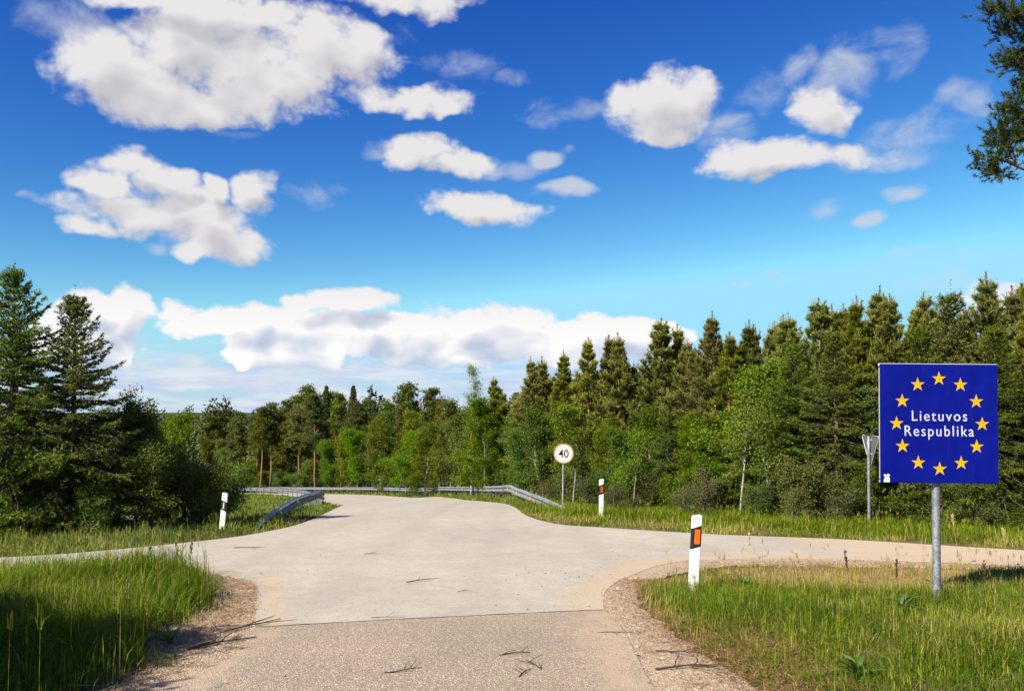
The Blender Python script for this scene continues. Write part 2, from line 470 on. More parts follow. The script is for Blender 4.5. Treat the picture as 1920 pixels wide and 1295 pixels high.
def smooth_line(pts, n=6):
    P = np.array(pts, float)
    Q = np.vstack([2 * P[0] - P[1], P, 2 * P[-1] - P[-2]])
    out = []
    for k in range(1, len(Q) - 2):
        p0, p1, p2, p3 = Q[k - 1:k + 3]
        for t in np.arange(n) / n:
            out.append(0.5 * ((2 * p1) + (-p0 + p2) * t + (2 * p0 - 5 * p1 + 4 * p2 - p3) * t * t + (-p0 + 3 * p1 - 3 * p2 + p3) * t ** 3))
    out.append(P[-1])
    return np.array(out)

SEAM = [(-2.33, 7.38), (-1.75, 7.53), (-1.23, 7.68), (-0.5, 7.86), (0.3, 8.05), (0.92, 8.18)]
L_NEAR = smooth_line([(-2.33, 7.38), (-2.62, 8.3), (-2.98, 9.5), (-3.2, 9.95), (-3.75, 10.5), (-4.6, 11.15), (-5.6, 11.1), (-6.8, 10.75), (-9.0, 10.3), (-14, 9.6), (-24, 8.5)])
L_FAR = smooth_line([(-24, 11.4), (-14, 11.9), (-9.6, 12.0), (-7.67, 12.3), (-6.56, 13.2), (-5.5, 14.7), (-5.0, 15.95), (-4.72, 18.0), (-4.95, 21.4), (-5.5, 26.0), (-6.4, 31.0),
                    (-9.0, 42.0), (-13.8, 57.0), (-21, 72.5), (-31, 87.0), (-47, 98.5), (-66, 107)])
R_FAR = smooth_line([(-70, 121), (-55, 113), (-36.5, 104), (-23.8, 93), (-14.7, 79), (-5.7, 58), (-2.3, 42), (-0.75, 33), (0.0, 26), (0.34, 20.8), (0.94, 18.1), (1.91, 17.15), (3.91, 15.75), (6.15, 14.75), (8.3, 13.2), (12, 11.0), (20, 8.0)])
R_NEAR = smooth_line([(20, 5.2), (12, 9.0), (9.0, 10.6), (7.1, 11.45), (5.6, 11.95), (4.3, 12.2), (2.9, 12.0), (2.15, 11.5), (1.55, 10.5), (1.1, 9.4), (0.92, 8.18)])
PALE = wob(np.vstack([L_NEAR[1:], L_FAR, R_FAR, R_NEAR[:-1], np.array(SEAM[::-1]) - np.array([0.0, 0.14])]), 0.25, 0.035, 3)   # runs a little under the patch
OLD_L = smooth_line([(-2.33, 7.38), (-2.28, 6.9), (-2.2, 6.4), (-2.3, 5.7), (-2.45, 5.0), (-2.5, 3), (-2.4, -4), (-2.4, -30)])
OLD_R = smooth_line([(1.9, -30), (1.7, -4), (1.25, 3), (1.0, 5.0), (0.96, 5.7), (0.98, 6.5), (1.0, 7.4), (0.92, 8.18)])
OLD = wob(np.vstack([OLD_L[1:], OLD_R[:-1], np.array(SEAM[::-1])]), 0.25, 0.012, 4)
GRAV_L = wob([(-2.2, 5.0), (-2.15, 7.3), (-2.4, 8.2), (-2.75, 9.5), (-3.0, 10.15), (-3.7, 10.75), (-4.5, 11.3), (-4.7, 10.9), (-3.9, 10.2), (-3.6, 9.6), (-3.28, 9.0), (-3.1, 8.4), (-3.1, 7.8), (-3.12, 7.2), (-2.95, 6.6), (-2.7, 6.0), (-2.75, 5.0)], 0.2, 0.09, 5)
GRAV_R = wob([(0.8, 4.6), (0.8, 7.0), (0.8, 8.4), (1.0, 9.5), (1.4, 10.6), (2.0, 11.7), (2.9, 12.2), (4.3, 12.4), (6.0, 12.1), (7.5, 11.6), (12, 9.4), (12, 8.6), (7.6, 10.9), (6.2, 11.35), (4.6, 11.6), (3.2, 11.5), (2.5, 11.0), (1.8, 10.2), (1.47, 9.5), (1.36, 8.8), (1.38, 8.0), (1.44, 7.2), (1.52, 6.4), (1.64, 5.7), (1.9, 4.6)], 0.2, 0.10, 6)

def inside(poly, x, y):
    x = np.asarray(x); y = np.asarray(y)
    c = np.zeros(x.shape, bool)
    px, py = poly[:, 0], poly[:, 1]
    qx, qy = np.roll(px, -1), np.roll(py, -1)
    for a, b, e, f in zip(px, py, qx, qy):
        if b == f:
            continue
        hit = ((b > y) != (f > y))
        if hit.any():
            c ^= hit & (x < (e - a) * (y - b) / (f - b) + a)
    return c

def edge_dist(poly, x, y):
    d = np.full(x.shape, 1e9)
    P = poly; Q = np.roll(poly, -1, axis=0)
    for a, b in zip(P, Q):
        v = b - a
        L2 = v @ v + 1e-12
        t = np.clip(((x - a[0]) * v[0] + (y - a[1]) * v[1]) / L2, 0, 1)
        d = np.minimum(d, (x - a[0] - t * v[0]) ** 2 + (y - a[1] - t * v[1]) ** 2)
    return np.sqrt(d)

def sheet(name, poly, mat, lift, skirt=0.09, step=0.55, tone=None, extra=None):
    """a paved sheet draped over the road bed, with a real edge"""
    lo = poly.min(0); hi = poly.max(0)
    gx = axis(lo[0], max(lo[0], -9), min(hi[0], 9), hi[0], step, 1.2) if hi[0] - lo[0] > 20 else np.arange(lo[0], hi[0], step)
    gy = axis(lo[1], max(lo[1], 4), min(hi[1], 24), hi[1], step, 1.12) if hi[1] - lo[1] > 25 else np.arange(lo[1], hi[1], step)
    A, B = np.meshgrid(gx, gy)
    A = A.ravel(); B = B.ravel()
    ok = inside(poly, A, B)
    A = A[ok]; B = B[ok]
    if extra is not None:
        ex, ey = extra
        k = inside(poly, ex, ey)
        A = np.concatenate([A, ex[k]]); B = np.concatenate([B, ey[k]])
    far = edge_dist(poly, A, B) > 0.07
    pts = [Vector(p) for p in poly] + [Vector((a, b)) for a, b in zip(A[far], B[far])]
    n = len(poly)
    vs, _e, fs, ov, _oe, _of = geometry.delaunay_2d_cdt(pts, [], [list(range(n))], 1, 1e-5)
    V = np.array([(v.x, v.y) for v in vs])
    Z = H(V[:, 0], V[:, 1]) + lift
    V3 = np.column_stack([V, Z])
    F = np.array([f[:3] for f in fs if len(f) == 3], dtype=np.int32)
    # skirt along the outline
    B0 = np.column_stack([poly, H(poly[:, 0], poly[:, 1]) + lift])
    B1 = B0.copy(); B1[:, 2] -= skirt
    k = len(V3); idx = np.arange(n); nxt = (idx + 1) % n
    S = np.stack([k + idx, k + nxt, k + n + nxt, k + n + idx], -1)
    VV = np.vstack([V3, B0, B1])
    return obj(name, make_mesh(name, VV, [F, S], mat, None if tone is None else tone(VV[:, 0], VV[:, 1])))

def pale_asphalt():
    m, N = new_mat('pale_asphalt')
    p = worldpos(N)
    big = N.noise(p, 0.35, 4.0, 0.6)
    mid = N.noise(p, 2.6, 6.0, 0.65)
    fine = N.noise(p, 95.0, 3.0, 0.75)
    vo = N.n('ShaderNodeTexVoronoi', ins={'Vector': p, 'Scale': 75.0})
    c = ramp(N, fine, [(0.25, (0.275, 0.243, 0.198)), (0.5, (0.352, 0.318, 0.266)), (0.75, (0.428, 0.392, 0.334))])
    c = N.mix(1.0, c, ramp(N, big, [(0.3, (0.88, 0.88, 0.88)), (0.7, (1.05, 1.04, 1.01))]), 'MULTIPLY')
    c = N.mix(1.0, c, ramp(N, mid, [(0.25, (0.86, 0.85, 0.84)), (0.6, (1.03, 1.03, 1.03))]), 'MULTIPLY')
    wx = N.n('ShaderNodeSeparateXYZ', ins={0: p})
    lane = N.m('SINE', N.m('MULTIPLY_ADD', N.m('ADD', wx.outputs[0], N.m('MULTIPLY', big, 0.9)), 3.6, 1.2))
    c = N.mix(N.m('MULTIPLY', N.ss(lane, 0.35, 1.0), N.ss(mid, 0.35, 0.65, 0.05, 0.22)), c, (0.20, 0.175, 0.145, 1))
    st = N.ss(N.noise(p, 1.1, 7.0, 0.72), 0.60, 0.72)
    c = N.mix(N.m('MULTIPLY', st, 0.22), c, (0.15, 0.128, 0.105, 1))
    # dark grit here and there
    c = N.mix(N.m('MULTIPLY', N.ss(N.noise(p, 24.0, 2.0, 0.5), 0.70, 0.78), 0.5), c, (0.10, 0.085, 0.07, 1))
    sp_ = N.n('ShaderNodeSeparateColor', ins={0: N.n('ShaderNodeTexVoronoi', ins={'Vector': p, 'Scale': 38.0}).outputs['Color']}).outputs[0]
    c = N.mix(1.0, c, ramp(N, sp_, [(0.0, (0.84, 0.83, 0.82)), (0.25, (0.98, 0.98, 0.98)), (0.9, (1.01, 1.01, 1.01)), (1.0, (1.14, 1.13, 1.12))]), 'MULTIPLY')
    # sand blown over the right-hand lane and along the edge of the gravel
    x = N.n('ShaderNodeSeparateXYZ', ins={0: p})
    sx = N.ss(N.m('ADD', x.outputs[0], N.m('MULTIPLY', N.noise(p, 0.9, 5.0, 0.65), 4.5)), 6.2, 9.0)
    c = N.mix(N.m('MULTIPLY', sx, 0.85), c, ramp(N, fine, [(0.3, (0.30, 0.215, 0.14)), (0.7, (0.50, 0.39, 0.27))]))
    ed = N.n('ShaderNodeAttribute', attribute_name='tone').outputs['Fac']
    es = N.ss(N.m('ADD', ed, N.m('MULTIPLY', N.m('SUBTRACT', N.noise(p, 5.0, 6.0, 0.7), 0.5), 1.3)), 0.55, 1.0)
    c = N.mix(N.m('MULTIPLY', es, 0.9), c, ramp(N, fine, [(0.3, (0.27, 0.195, 0.125)), (0.7, (0.47, 0.37, 0.26))]))
    # faint tyre arcs that turn into the right-hand lane
    for (cx, cy, r0) in ((3.6, 19.4, 6.25), (3.2, 20.0, 8.1), (-6.0, 3.0, 8.4)):
        dd = N.vm('LENGTH', N.vm('SUBTRACT', N.vm('MULTIPLY', p, (1, 1, 0)), (cx, cy, 0)))
        tr = N.ss(N.m('ABSOLUTE', N.m('SUBTRACT', dd, r0)), 0.10, 0.02)
        c = N.mix(N.m('MULTIPLY', tr, N.ss(mid, 0.48, 0.66, 0.0, 0.30)), c, (0.12, 0.10, 0.085, 1))
    h = N.m('ADD', fine, N.m('MULTIPLY', vo.outputs[0], 0.7))
    finish(N, principled(N, c, 0.88, 0.25, 0, bump(N, h, 0.35, 0.006)))
    return m

def old_asphalt():
    m, N = new_mat('old_asphalt')
    p = worldpos(N)
    fine = N.noise(p, 70.0, 4.0, 0.8)
    vo = N.n('ShaderNodeTexVoronoi', ins={'Vector': p, 'Scale': 85.0, 'Randomness': 1.0})
    vc = N.n('ShaderNodeSeparateColor', ins={0: vo.outputs['Color']}).outputs[0]
    big = N.noise(p, 0.8, 5.0, 0.6)
    c = ramp(N, vc, [(0.0, (0.13, 0.10, 0.072)), (0.4, (0.27, 0.215, 0.156)), (0.8, (0.355, 0.29, 0.213)), (1.0, (0.60, 0.53, 0.43))])
    c = N.mix(N.ss(vo.outputs['Distance'], 0.35, 0.75), c, (0.24, 0.19, 0.138, 1))
    c = N.mix(1.0, c, ramp(N, fine, [(0.3, (0.82, 0.82, 0.82)), (0.7, (1.16, 1.14, 1.12))]), 'MULTIPLY')
    c = N.mix(1.0, c, ramp(N, big, [(0.3, (0.88, 0.89, 0.91)), (0.7, (1.08, 1.06, 1.03))]), 'MULTIPLY')
    ed = N.n('ShaderNodeAttribute', attribute_name='tone').outputs['Fac']
    es = N.ss(N.m('ADD', ed, N.m('MULTIPLY', N.m('SUBTRACT', N.noise(p, 6.0, 6.0, 0.7), 0.5), 1.3)), 0.62, 1.05)
    c = N.mix(N.m('MULTIPLY', es, 0.85), c, ramp(N, fine, [(0.3, (0.26, 0.185, 0.115)), (0.7, (0.45, 0.35, 0.24))]))
    h = N.m('ADD', N.m('MULTIPLY', fine, 0.5), N.ss(vo.outputs['Distance'], 0.6, 0.1))
    finish(N, principled(N, c, 0.85, 0.3, 0, bump(N, h, 0.55, 0.008)))
    return m

def gravel_mat():
    m, N = new_mat('gravel')
    p = worldpos(N)
    vo = N.n('ShaderNodeTexVoronoi', ins={'Vector': p, 'Scale': 80.0})
    vc = N.n('ShaderNodeSeparateColor', ins={0: vo.outputs['Color']}).outputs[0]
    a = N.noise(p, 2.2, 5.0, 0.65)
    c = ramp(N, vc, [(0.0, (0.24, 0.17, 0.11)), (0.5, (0.36, 0.27, 0.18)), (1.0, (0.48, 0.38, 0.27))])
    c = N.mix(N.m('MULTIPLY', N.ss(a, 0.52, 0.74), 0.8), c, (0.25, 0.15, 0.08, 1))
    h = N.m('ADD', N.ss(vo.outputs['Distance'], 0.7, 0.1), N.m('MULTIPLY', a, 0.6))
    finish(N, principled(N, c, 0.92, 0.2, 0, bump(N, h, 0.7, 0.015)))
    return m

def sandy(x, y):
    """1 beside the gravel shoulders, fading over the asphalt"""
    return np.maximum(np.clip(1 - edge_dist(GRAV_R[GRAV_R[:, 0] > -9], x, y) / 0.95, 0, 1), np.clip(1 - edge_dist(GRAV_L, x, y) / 0.45, 0, 1)) * (y < 13.5)
_r = np.random.default_rng(31)
NEAR = (np.concatenate([_r.uniform(-0.2, 7.5, 1500), _r.uniform(-4.8, -1.6, 600)]), np.concatenate([_r.uniform(4.6, 12.9, 1500), _r.uniform(4.8, 11.6, 600)]))
road = tag(sheet('road', PALE, pale_asphalt(), 0.012, tone=sandy, extra=NEAR), kind='structure')
old_road = tag(sheet('old_road', OLD, old_asphalt(), 0.017, tone=sandy, extra=NEAR), kind='structure')
joint = np.array(SEAM); joint = smooth_line(joint, 6)
JN = np.vstack([joint + [0, -0.006], joint[::-1] + [0, 0.012]]); JN[:, 1] += np.random.default_rng(8).normal(0, 0.004, len(JN))
tag(sheet('road_joint', JN, plain_mat('bitumen', (0.075, 0.06, 0.048), 0.8, 0.2, 0, 0.5, 9.0), 0.0195, 0.006, 0.4), kind='structure')
gm = gravel_mat()
tag(sheet('gravel_shoulder', GRAV_L, gm, 0.008, 0.05, 0.4), kind='structure')
tag(sheet('gravel_shoulder', GRAV_R, gm, 0.008, 0.05, 0.4), kind='structure')

def on_road(x, y):
    return inside(PALE, x, y) | inside(OLD, x, y)
def on_gravel(x, y):
    return inside(GRAV_L, x, y) | inside(GRAV_R, x, y)

# ================================================================ vegetation
def nrm(v):
    return v / (np.linalg.norm(v, axis=-1, keepdims=True) + 1e-9)

def needles(A, P, D, L, n, nl, nw, ang, tone, rng, jit=0.10, tmin=0.0):
    """bottle-brush shoots: n needle triangles around each of the shoots P + D*L"""
    P = np.asarray(P, float); D = nrm(np.asarray(D, float)); S = len(P)
    L = np.broadcast_to(np.asarray(L, float), (S,)); tone = np.broadcast_to(np.asarray(tone, float), (S,))
    ref = np.where(np.abs(D[:, 2:3]) < 0.9, np.array([[0, 0, 1.0]]), np.array([[1.0, 0, 0]]))
    U = nrm(np.cross(D, ref)); W = np.cross(D, U)
    t = rng.uniform(tmin, 1, (S, n)); ph = rng.uniform(0, 2 * math.pi, (S, n))
    an = ang * rng.uniform(0.6, 1.25, (S, n))
    Rv = np.cos(ph)[..., None] * U[:, None] + np.sin(ph)[..., None] * W[:, None]
    nd = np.cos(an)[..., None] * D[:, None] + np.sin(an)[..., None] * Rv
    base = P[:, None] + D[:, None] * (L[:, None] * t)[..., None]
    side = nrm(np.cross(nd, rng.normal(size=(S, n, 3))))
    ln = nl * rng.uniform(0.7, 1.2, (S, n))[..., None]
    V = np.stack([base - side * nw / 2, base + side * nw / 2, base + nd * ln], 2).reshape(-1, 3)
    F = np.arange(S * n * 3).reshape(-1, 3)
    tn = np.clip(tone[:, None] + rng.normal(0, jit, (S, n)), 0, 1)
    A.add(V, F, np.repeat(tn.ravel(), 3))

def leaves(A, P, D, Nn, L, Wd, tone, rng):
    """one folded diamond per leaf"""
    P = np.asarray(P, float); D = nrm(D); S = nrm(np.cross(Nn, D)); n = len(P)
    Nn = np.cross(D, S)
    L = np.broadcast_to(np.asarray(L, float), (n,))[:, None]; Wd = np.broadcast_to(np.asarray(Wd, float), (n,))[:, None]
    mid = P + D * L * 0.45
    V = np.stack([P, mid + S * Wd / 2 + Nn * Wd * 0.12, P + D * L - Nn * L * 0.08, mid - S * Wd / 2 + Nn * Wd * 0.12], 1).reshape(-1, 3)
    b = np.arange(n)[:, None] * 4
    F = np.concatenate([b + np.array([[0, 1, 2]]), b + np.array([[0, 2, 3]])])
    A.add(V, F, np.repeat(np.broadcast_to(np.asarray(tone, float), (n,)), 4))

def limb(p0, d0, L, rng, bend_up=0.0, wig=0.08, n=5):
    P = [np.array(p0, float)]; d = np.array(d0, float)
    for _ in range(n - 1):
        d = nrm(d + np.array([0, 0, bend_up / (n - 1)]) + rng.normal(0, wig, 3))
        P.append(P[-1] + d * L / (n - 1))
    return np.array(P), d

def at_frac(P, f):
    k = f * (len(P) - 1); i = min(int(k), len(P) - 2); u = k - i
    return P[i] * (1 - u) + P[i + 1] * u, nrm(P[i + 1] - P[i])

def build_pine(h, seed, spread=1.15, base=0.16, dens=1.0, candles=True, trunk_r=0.065, nl=0.105, nw=0.019, per=21):
    rng = np.random.default_rng(seed)
    T, C = Acc(), Acc()
    n = 9
    tz = np.linspace(0, h, n)
    wob_ = np.cumsum(rng.normal(0, 0.022, (n, 2)), axis=0)
    tp = np.column_stack([wob_, tz]); tp[0, :2] = 0
    tp = np.vstack([[0, 0, -0.25], tp])
    T.tube(tp, np.concatenate([[trunk_r * 1.25], trunk_r * (1 - tz / h) ** 0.8 + 0.008]), 8)
    sp, sd, sl, st = [], [], [], []
    z = base * h
    while z < h - 0.15:
        t = (z - base * h) / (h - base * h)
        R = spread * ((1 - t) ** 0.88) * (0.66 + 0.34 * min(1, t / 0.18)) + 0.05
        nb = rng.integers(4, 7)
        a0 = rng.uniform(0, 6.28)
        c0, _ = at_frac(tp[1:], z / h)
        for k in range(nb):
            if rng.uniform() > 0.93 * (0.55 + 0.45 * min(1, t / 0.15 + 0.15)) * min(1.0, dens + 0.2):
                continue
            a = a0 + k * 6.283 / nb + rng.normal(0, 0.22)
            pit = rad(14 + 34 * t + rng.normal(0, 7))
            L = R * rng.uniform(0.72, 1.18)
            d = np.array([math.cos(a) * math.cos(pit), math.sin(a) * math.cos(pit), math.sin(pit)])
            P, _ = limb(c0, d, L, rng, 0.55, 0.07, 5)
            T.tube(P, np.linspace(0.014 + 0.010 * L, 0.004, 5), 4, 0.0, cap=False)
            nsub = int(5 + 10 * L * dens)
            for f in np.append(rng.uniform(0.28, 0.98, nsub), 1.0):
                q, dq = at_frac(P, min(f, 0.999))
                sgn = rng.choice([-1, 1])
                yaw = sgn * rng.uniform(0.4, 1.1) * (f < 1)
                dx = np.array([dq[0] * math.cos(yaw) - dq[1] * math.sin(yaw), dq[0] * math.sin(yaw) + dq[1] * math.cos(yaw), dq[2] + rng.uniform(0, 0.5)])
                dx = nrm(dx)
                Ls = (0.06 + 0.10 * (1 - t) + 0.34 * L * (1.05 - f)) * rng.uniform(0.7, 1.3)
                T.tube([q, q + dx * Ls], [0.006, 0.003], 3, 0.0, cap=False)
                m = max(2, int(Ls / 0.10))
                for g in np.linspace(0.25, 1.0, m):
                    sp.append(q + dx * Ls * g)
                    dd = dx * 0.8 + np.array([0, 0, rng.uniform(0.1, 0.9)]) + rng.normal(0, 0.45, 3)
                    sd.append(dd)
                    sl.append(rng.uniform(0.10, 0.19) * (1 - 0.35 * t))
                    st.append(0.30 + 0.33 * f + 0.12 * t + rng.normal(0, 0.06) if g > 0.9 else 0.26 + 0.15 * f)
        z += rng.uniform(0.24, 0.36) * (0.8 + 0.4 * (1 - t))
    needles(C, np.array(sp), np.array(sd), np.array(sl), per, nl, nw, 0.75, np.array(st), rng)
    # this year's upright shoots ("candles") on the upper crown, paler than the needles
    if candles:
        P = np.array(sp); idx = np.where((P[:, 2] > 0.42 * h) & (np.array(st) > 0.55))[0]
        idx = rng.choice(idx, min(len(idx), 330), replace=False)
        D = np.column_stack([rng.normal(0, 0.16, (len(idx), 2)), np.ones(len(idx))])
        needles(C, P[idx], D, rng.uniform(0.16, 0.36, len(idx)), 14, 0.055, 0.014, 0.42, np.full(len(idx), 0.78), rng, 0.08)
    # leader and the ring of shoots round it
    top = tp[-1]
    lead = [(top - [0, 0, 0.30], [0, 0, 1.0], 0.58)]
    for k in range(rng.integers(7, 11)):
        a = rng.uniform(0, 6.28)
        lead.append((top - [0, 0, rng.uniform(0.2, 0.75)], [0.36 * math.cos(a), 0.36 * math.sin(a), 1.0], rng.uniform(0.25, 0.5)))
    lp = np.array([q[0] for q in lead]); ld = np.array([q[1] for q in lead]); ll = np.array([q[2] for q in lead])
    for a, b, c in zip(lp, nrm(ld), ll):
        T.tube([a, a + b * c], [0.010, 0.004], 3, cap=False)
    needles(C, lp, ld, ll, 75, nl * 0.85, nw, 0.62, np.full(len(lp), 0.55), rng)
    lp, ld, ll = lp[1:], ld[1:], ll[1:]
    needles(C, lp + nrm(ld) * (ll * 0.9)[:, None], np.column_stack([rng.normal(0, 0.1, (len(lp), 2)), np.ones(len(lp))]), rng.uniform(0.08, 0.17, len(lp)), 16, 0.045, 0.014, 0.3, np.full(len(lp), 0.85), rng)
    return T.mesh('trunk', MAT['pine_bark'], True), C.mesh('crown', MAT['pine_needle'])

def build_spruce(h, seed, spread=1.25, base=0.03, twig=0.085, dens=1.0, nl=0.032, nw=0.010, per=15, trunk_r=0.07, droop=0.35):
    rng = np.random.default_rng(seed)
    T, C = Acc(), Acc()
    tz = np.linspace(0, h, 8)
    tp = np.column_stack([np.cumsum(rng.normal(0, 0.012, (8, 2)), axis=0), tz]); tp[0, :2] = 0
    tp = np.vstack([[0, 0, -0.25], tp])
    T.tube(tp, np.concatenate([[trunk_r * 1.3], trunk_r * (1 - tz / h) ** 0.9 + 0.006]), 8)
    sp, sd, sl, st = [], [], [], []
    z = base * h
    while z < h - 0.08:
        t = (z - base * h) / (h * (1 - base))
        R = spread * (1 - t) ** 0.80 * (0.80 + 0.20 * min(1, t / 0.12)) + 0.05
        nb = rng.integers(5, 8)
        a0 = rng.uniform(0, 6.28)
        c0, _ = at_frac(tp[1:], z / h)
        for k in range(nb):
            a = a0 + k * 6.283 / nb + rng.normal(0, 0.25)
            L = R * (rng.uniform(0.55, 1.2) if t < 0.9 else rng.uniform(0.8, 1.1))
            pit = rad(-10 + 58 * t ** 1.6 + rng.normal(0, 8))
            d = np.array([math.cos(a) * math.cos(pit), math.sin(a) * math.cos(pit), math.sin(pit)])
            P, de = limb(c0, d, L, rng, 0.0, 0.05, 6)
            s = np.linspace(0, 1, 6)
            P[:, 2] += L * (-droop * (1 - t) * s ** 1.6 + 0.30 * droop * s ** 5)
            T.tube(P, np.linspace(0.010 + 0.008 * L, 0.003, 6), 4, cap=False)
            m = max(3, int(L / twig * dens))
            for f in np.linspace(0.14, 0.97, m):
                q, dq = at_frac(P, f)
                hor = nrm(np.array([-dq[1], dq[0], 0]))
                for sg in (-1, 1):
                    ln = (0.10 + 0.42 * L * (1.02 - f) * min(1.0, f * 2.2)) * rng.uniform(0.7, 1.25)
                    ln = min(ln, 0.55)
                    dd = dq * rng.uniform(0.55, 0.9) + hor * sg * rng.uniform(0.5, 0.9) + np.array([0, 0, -rng.uniform(0.05, 0.75) * (1 - t) + 0.15 * t])
                    dd = nrm(dd)
                    seg = max(1, int(round(ln / 0.17)))
                    for g in range(seg):
                        sp.append(q + dd * ln * g / seg + np.array([0, 0, -0.05 * (g / seg) ** 2])); sd.append(dd + np.array([0, 0, -0.15 * g / seg])); sl.append(ln / seg * 1.1)
                        tip = (g == seg - 1)
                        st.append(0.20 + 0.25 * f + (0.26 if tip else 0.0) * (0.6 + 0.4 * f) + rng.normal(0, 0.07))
                        if tip or rng.uniform() < 0.5:      # small side shoots make the sprays feathery
                            for s2 in (-1, 1):
                                sp.append(q + dd * ln * (g + rng.uniform(0.2, 0.9)) / seg)
                                sd.append(dd + hor * s2 * rng.uniform(0.3, 0.9) + np.array([0, 0, -rng.uniform(0.0, 0.6) * (1 - t)]))
                                sl.append(rng.uniform(0.05, 0.11)); st.append(0.34 + 0.30 * f + rng.normal(0, 0.10))
            q, dq = at_frac(P, 0.999)
            sp.append(q); sd.append(dq + [0, 0, 0.2]); sl.append(0.13); st.append(0.72)
        z += rng.uniform(0.11, 0.17)
    top = tp[-1]
    for k in range(5):
        a = rng.uniform(0, 6.28)
        sp.append(top - [0, 0, 0.22 * (k > 0)]); sd.append([0.55 * math.cos(a) * (k > 0), 0.55 * math.sin(a) * (k > 0), 1.0]); sl.append(0.34 if k == 0 else 0.2); st.append(0.6)
    sp, sd, sl, st = map(np.array, (sp, sd, sl, st))
    needles(C, sp, sd, sl, per, nl, nw, 0.95, st, rng, 0.08)
    return T.mesh('trunk', MAT['spruce_bark'], True), C.mesh('crown', MAT['spruce_needle'])

def build_broadleaf(h, seed, spread, base, nleaf, leaf, mat, barkm, trunk_r=0.045, upright=0.5, stems=1, clump=0.16, droop=0.0, level=2, lean=0.0):
    """forked skeleton: stems, limbs, twigs, leaves in clumps on the twigs"""
    rng = np.random.default_rng(seed)
    T, C = Acc(), Acc()
    tips, tdir, tw = [], [], []
    for s in range(stems):
        a = rng.uniform(0, 6.28)
        off = np.array([math.cos(a), math.sin(a), 0]) * (0.16 * spread if stems > 1 else 0.0) * rng.uniform(0.3, 1)
        d0 = nrm(np.array([math.cos(a) * (0.30 if stems > 1 else lean), math.sin(a) * (0.30 if stems > 1 else lean), 1.0]))
        hs = h * rng.uniform(0.75, 1.0) if (stems > 1 and s) else h
        P, _ = limb(off - [0, 0, 0.15], d0, hs + 0.15, rng, 0.12, 0.05, 8)
        T.tube(P, trunk_r * (1 - np.linspace(0, 1, 8)) ** 0.8 * (hs / h) + 0.006, 6)
        nl_ = max(8, int(hs * 6.5))
        for f in np.sort(rng.uniform(base, 0.99, nl_)):
            q, dq = at_frac(P, f)
            t = (f - base) / (1 - base)
            prof = math.sin(math.pi * min(1, 0.16 + 0.84 * t) ** 0.75) ** 0.7 if t < 1 else 0.1
            L = spread * (0.20 + 0.80 * prof) * rng.uniform(0.55, 1.15)
            a = rng.uniform(0, 6.28)
            pit = rad(20 + 40 * upright + 22 * t + rng.normal(0, 12))
            d = np.array([math.cos(a) * math.cos(pit), math.sin(a) * math.cos(pit), math.sin(pit)])
            Q, _ = limb(q, d, L, rng, 0.25 - droop, 0.13, 5)
            T.tube(Q, np.linspace(0.006 + 0.010 * L, 0.003, 5), 4, cap=False)
            for g in np.append(rng.uniform(0.3, 1.0, int(3 + 5 * L)), 1.0):
                w, dw = at_frac(Q, min(g, 0.999))
                e = nrm(dw * 0.7 + rng.normal(0, 0.6, 3) + np.array([0, 0, 0.25 - droop]))
                l2 = rng.uniform(0.16, 0.42) * (0.6 + 0.4 * L)
                T.tube([w, w + e * l2], [0.005, 0.002], 3, cap=False)
                for u in (0.35, 0.7, 1.0):
                    tips.append(w + e * l2 * u); tdir.append(e); tw.append(0.6 + 0.4 * u)
    tips = np.array(tips); tdir = np.array(tdir); tw = np.array(tw)
    k = rng.choice(len(tips), nleaf, p=tw / tw.sum())
    ct = rng.normal(0, 0.13, len(tips))
    P = tips[k] + rng.normal(0, clump, (nleaf, 3)) * np.array([1, 1, 0.8])
    D = tdir[k] * 0.5 + rng.normal(0, 0.7, (nleaf, 3)) + np.array([0, 0, -0.25 - droop])
    Nn = rng.normal(0, 0.55, (nleaf, 3)) + np.array([0, 0, 1.0])
    hz = (P[:, 2] / h)
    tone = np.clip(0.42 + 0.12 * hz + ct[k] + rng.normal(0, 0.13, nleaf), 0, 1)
    leaves(C, P, D, Nn, leaf * rng.uniform(0.65, 1.2, nleaf), leaf * 0.66 * rng.uniform(0.7, 1.2, nleaf), tone, rng)
    return T.mesh('trunk', MAT[barkm], True), C.mesh('crown', MAT[mat])

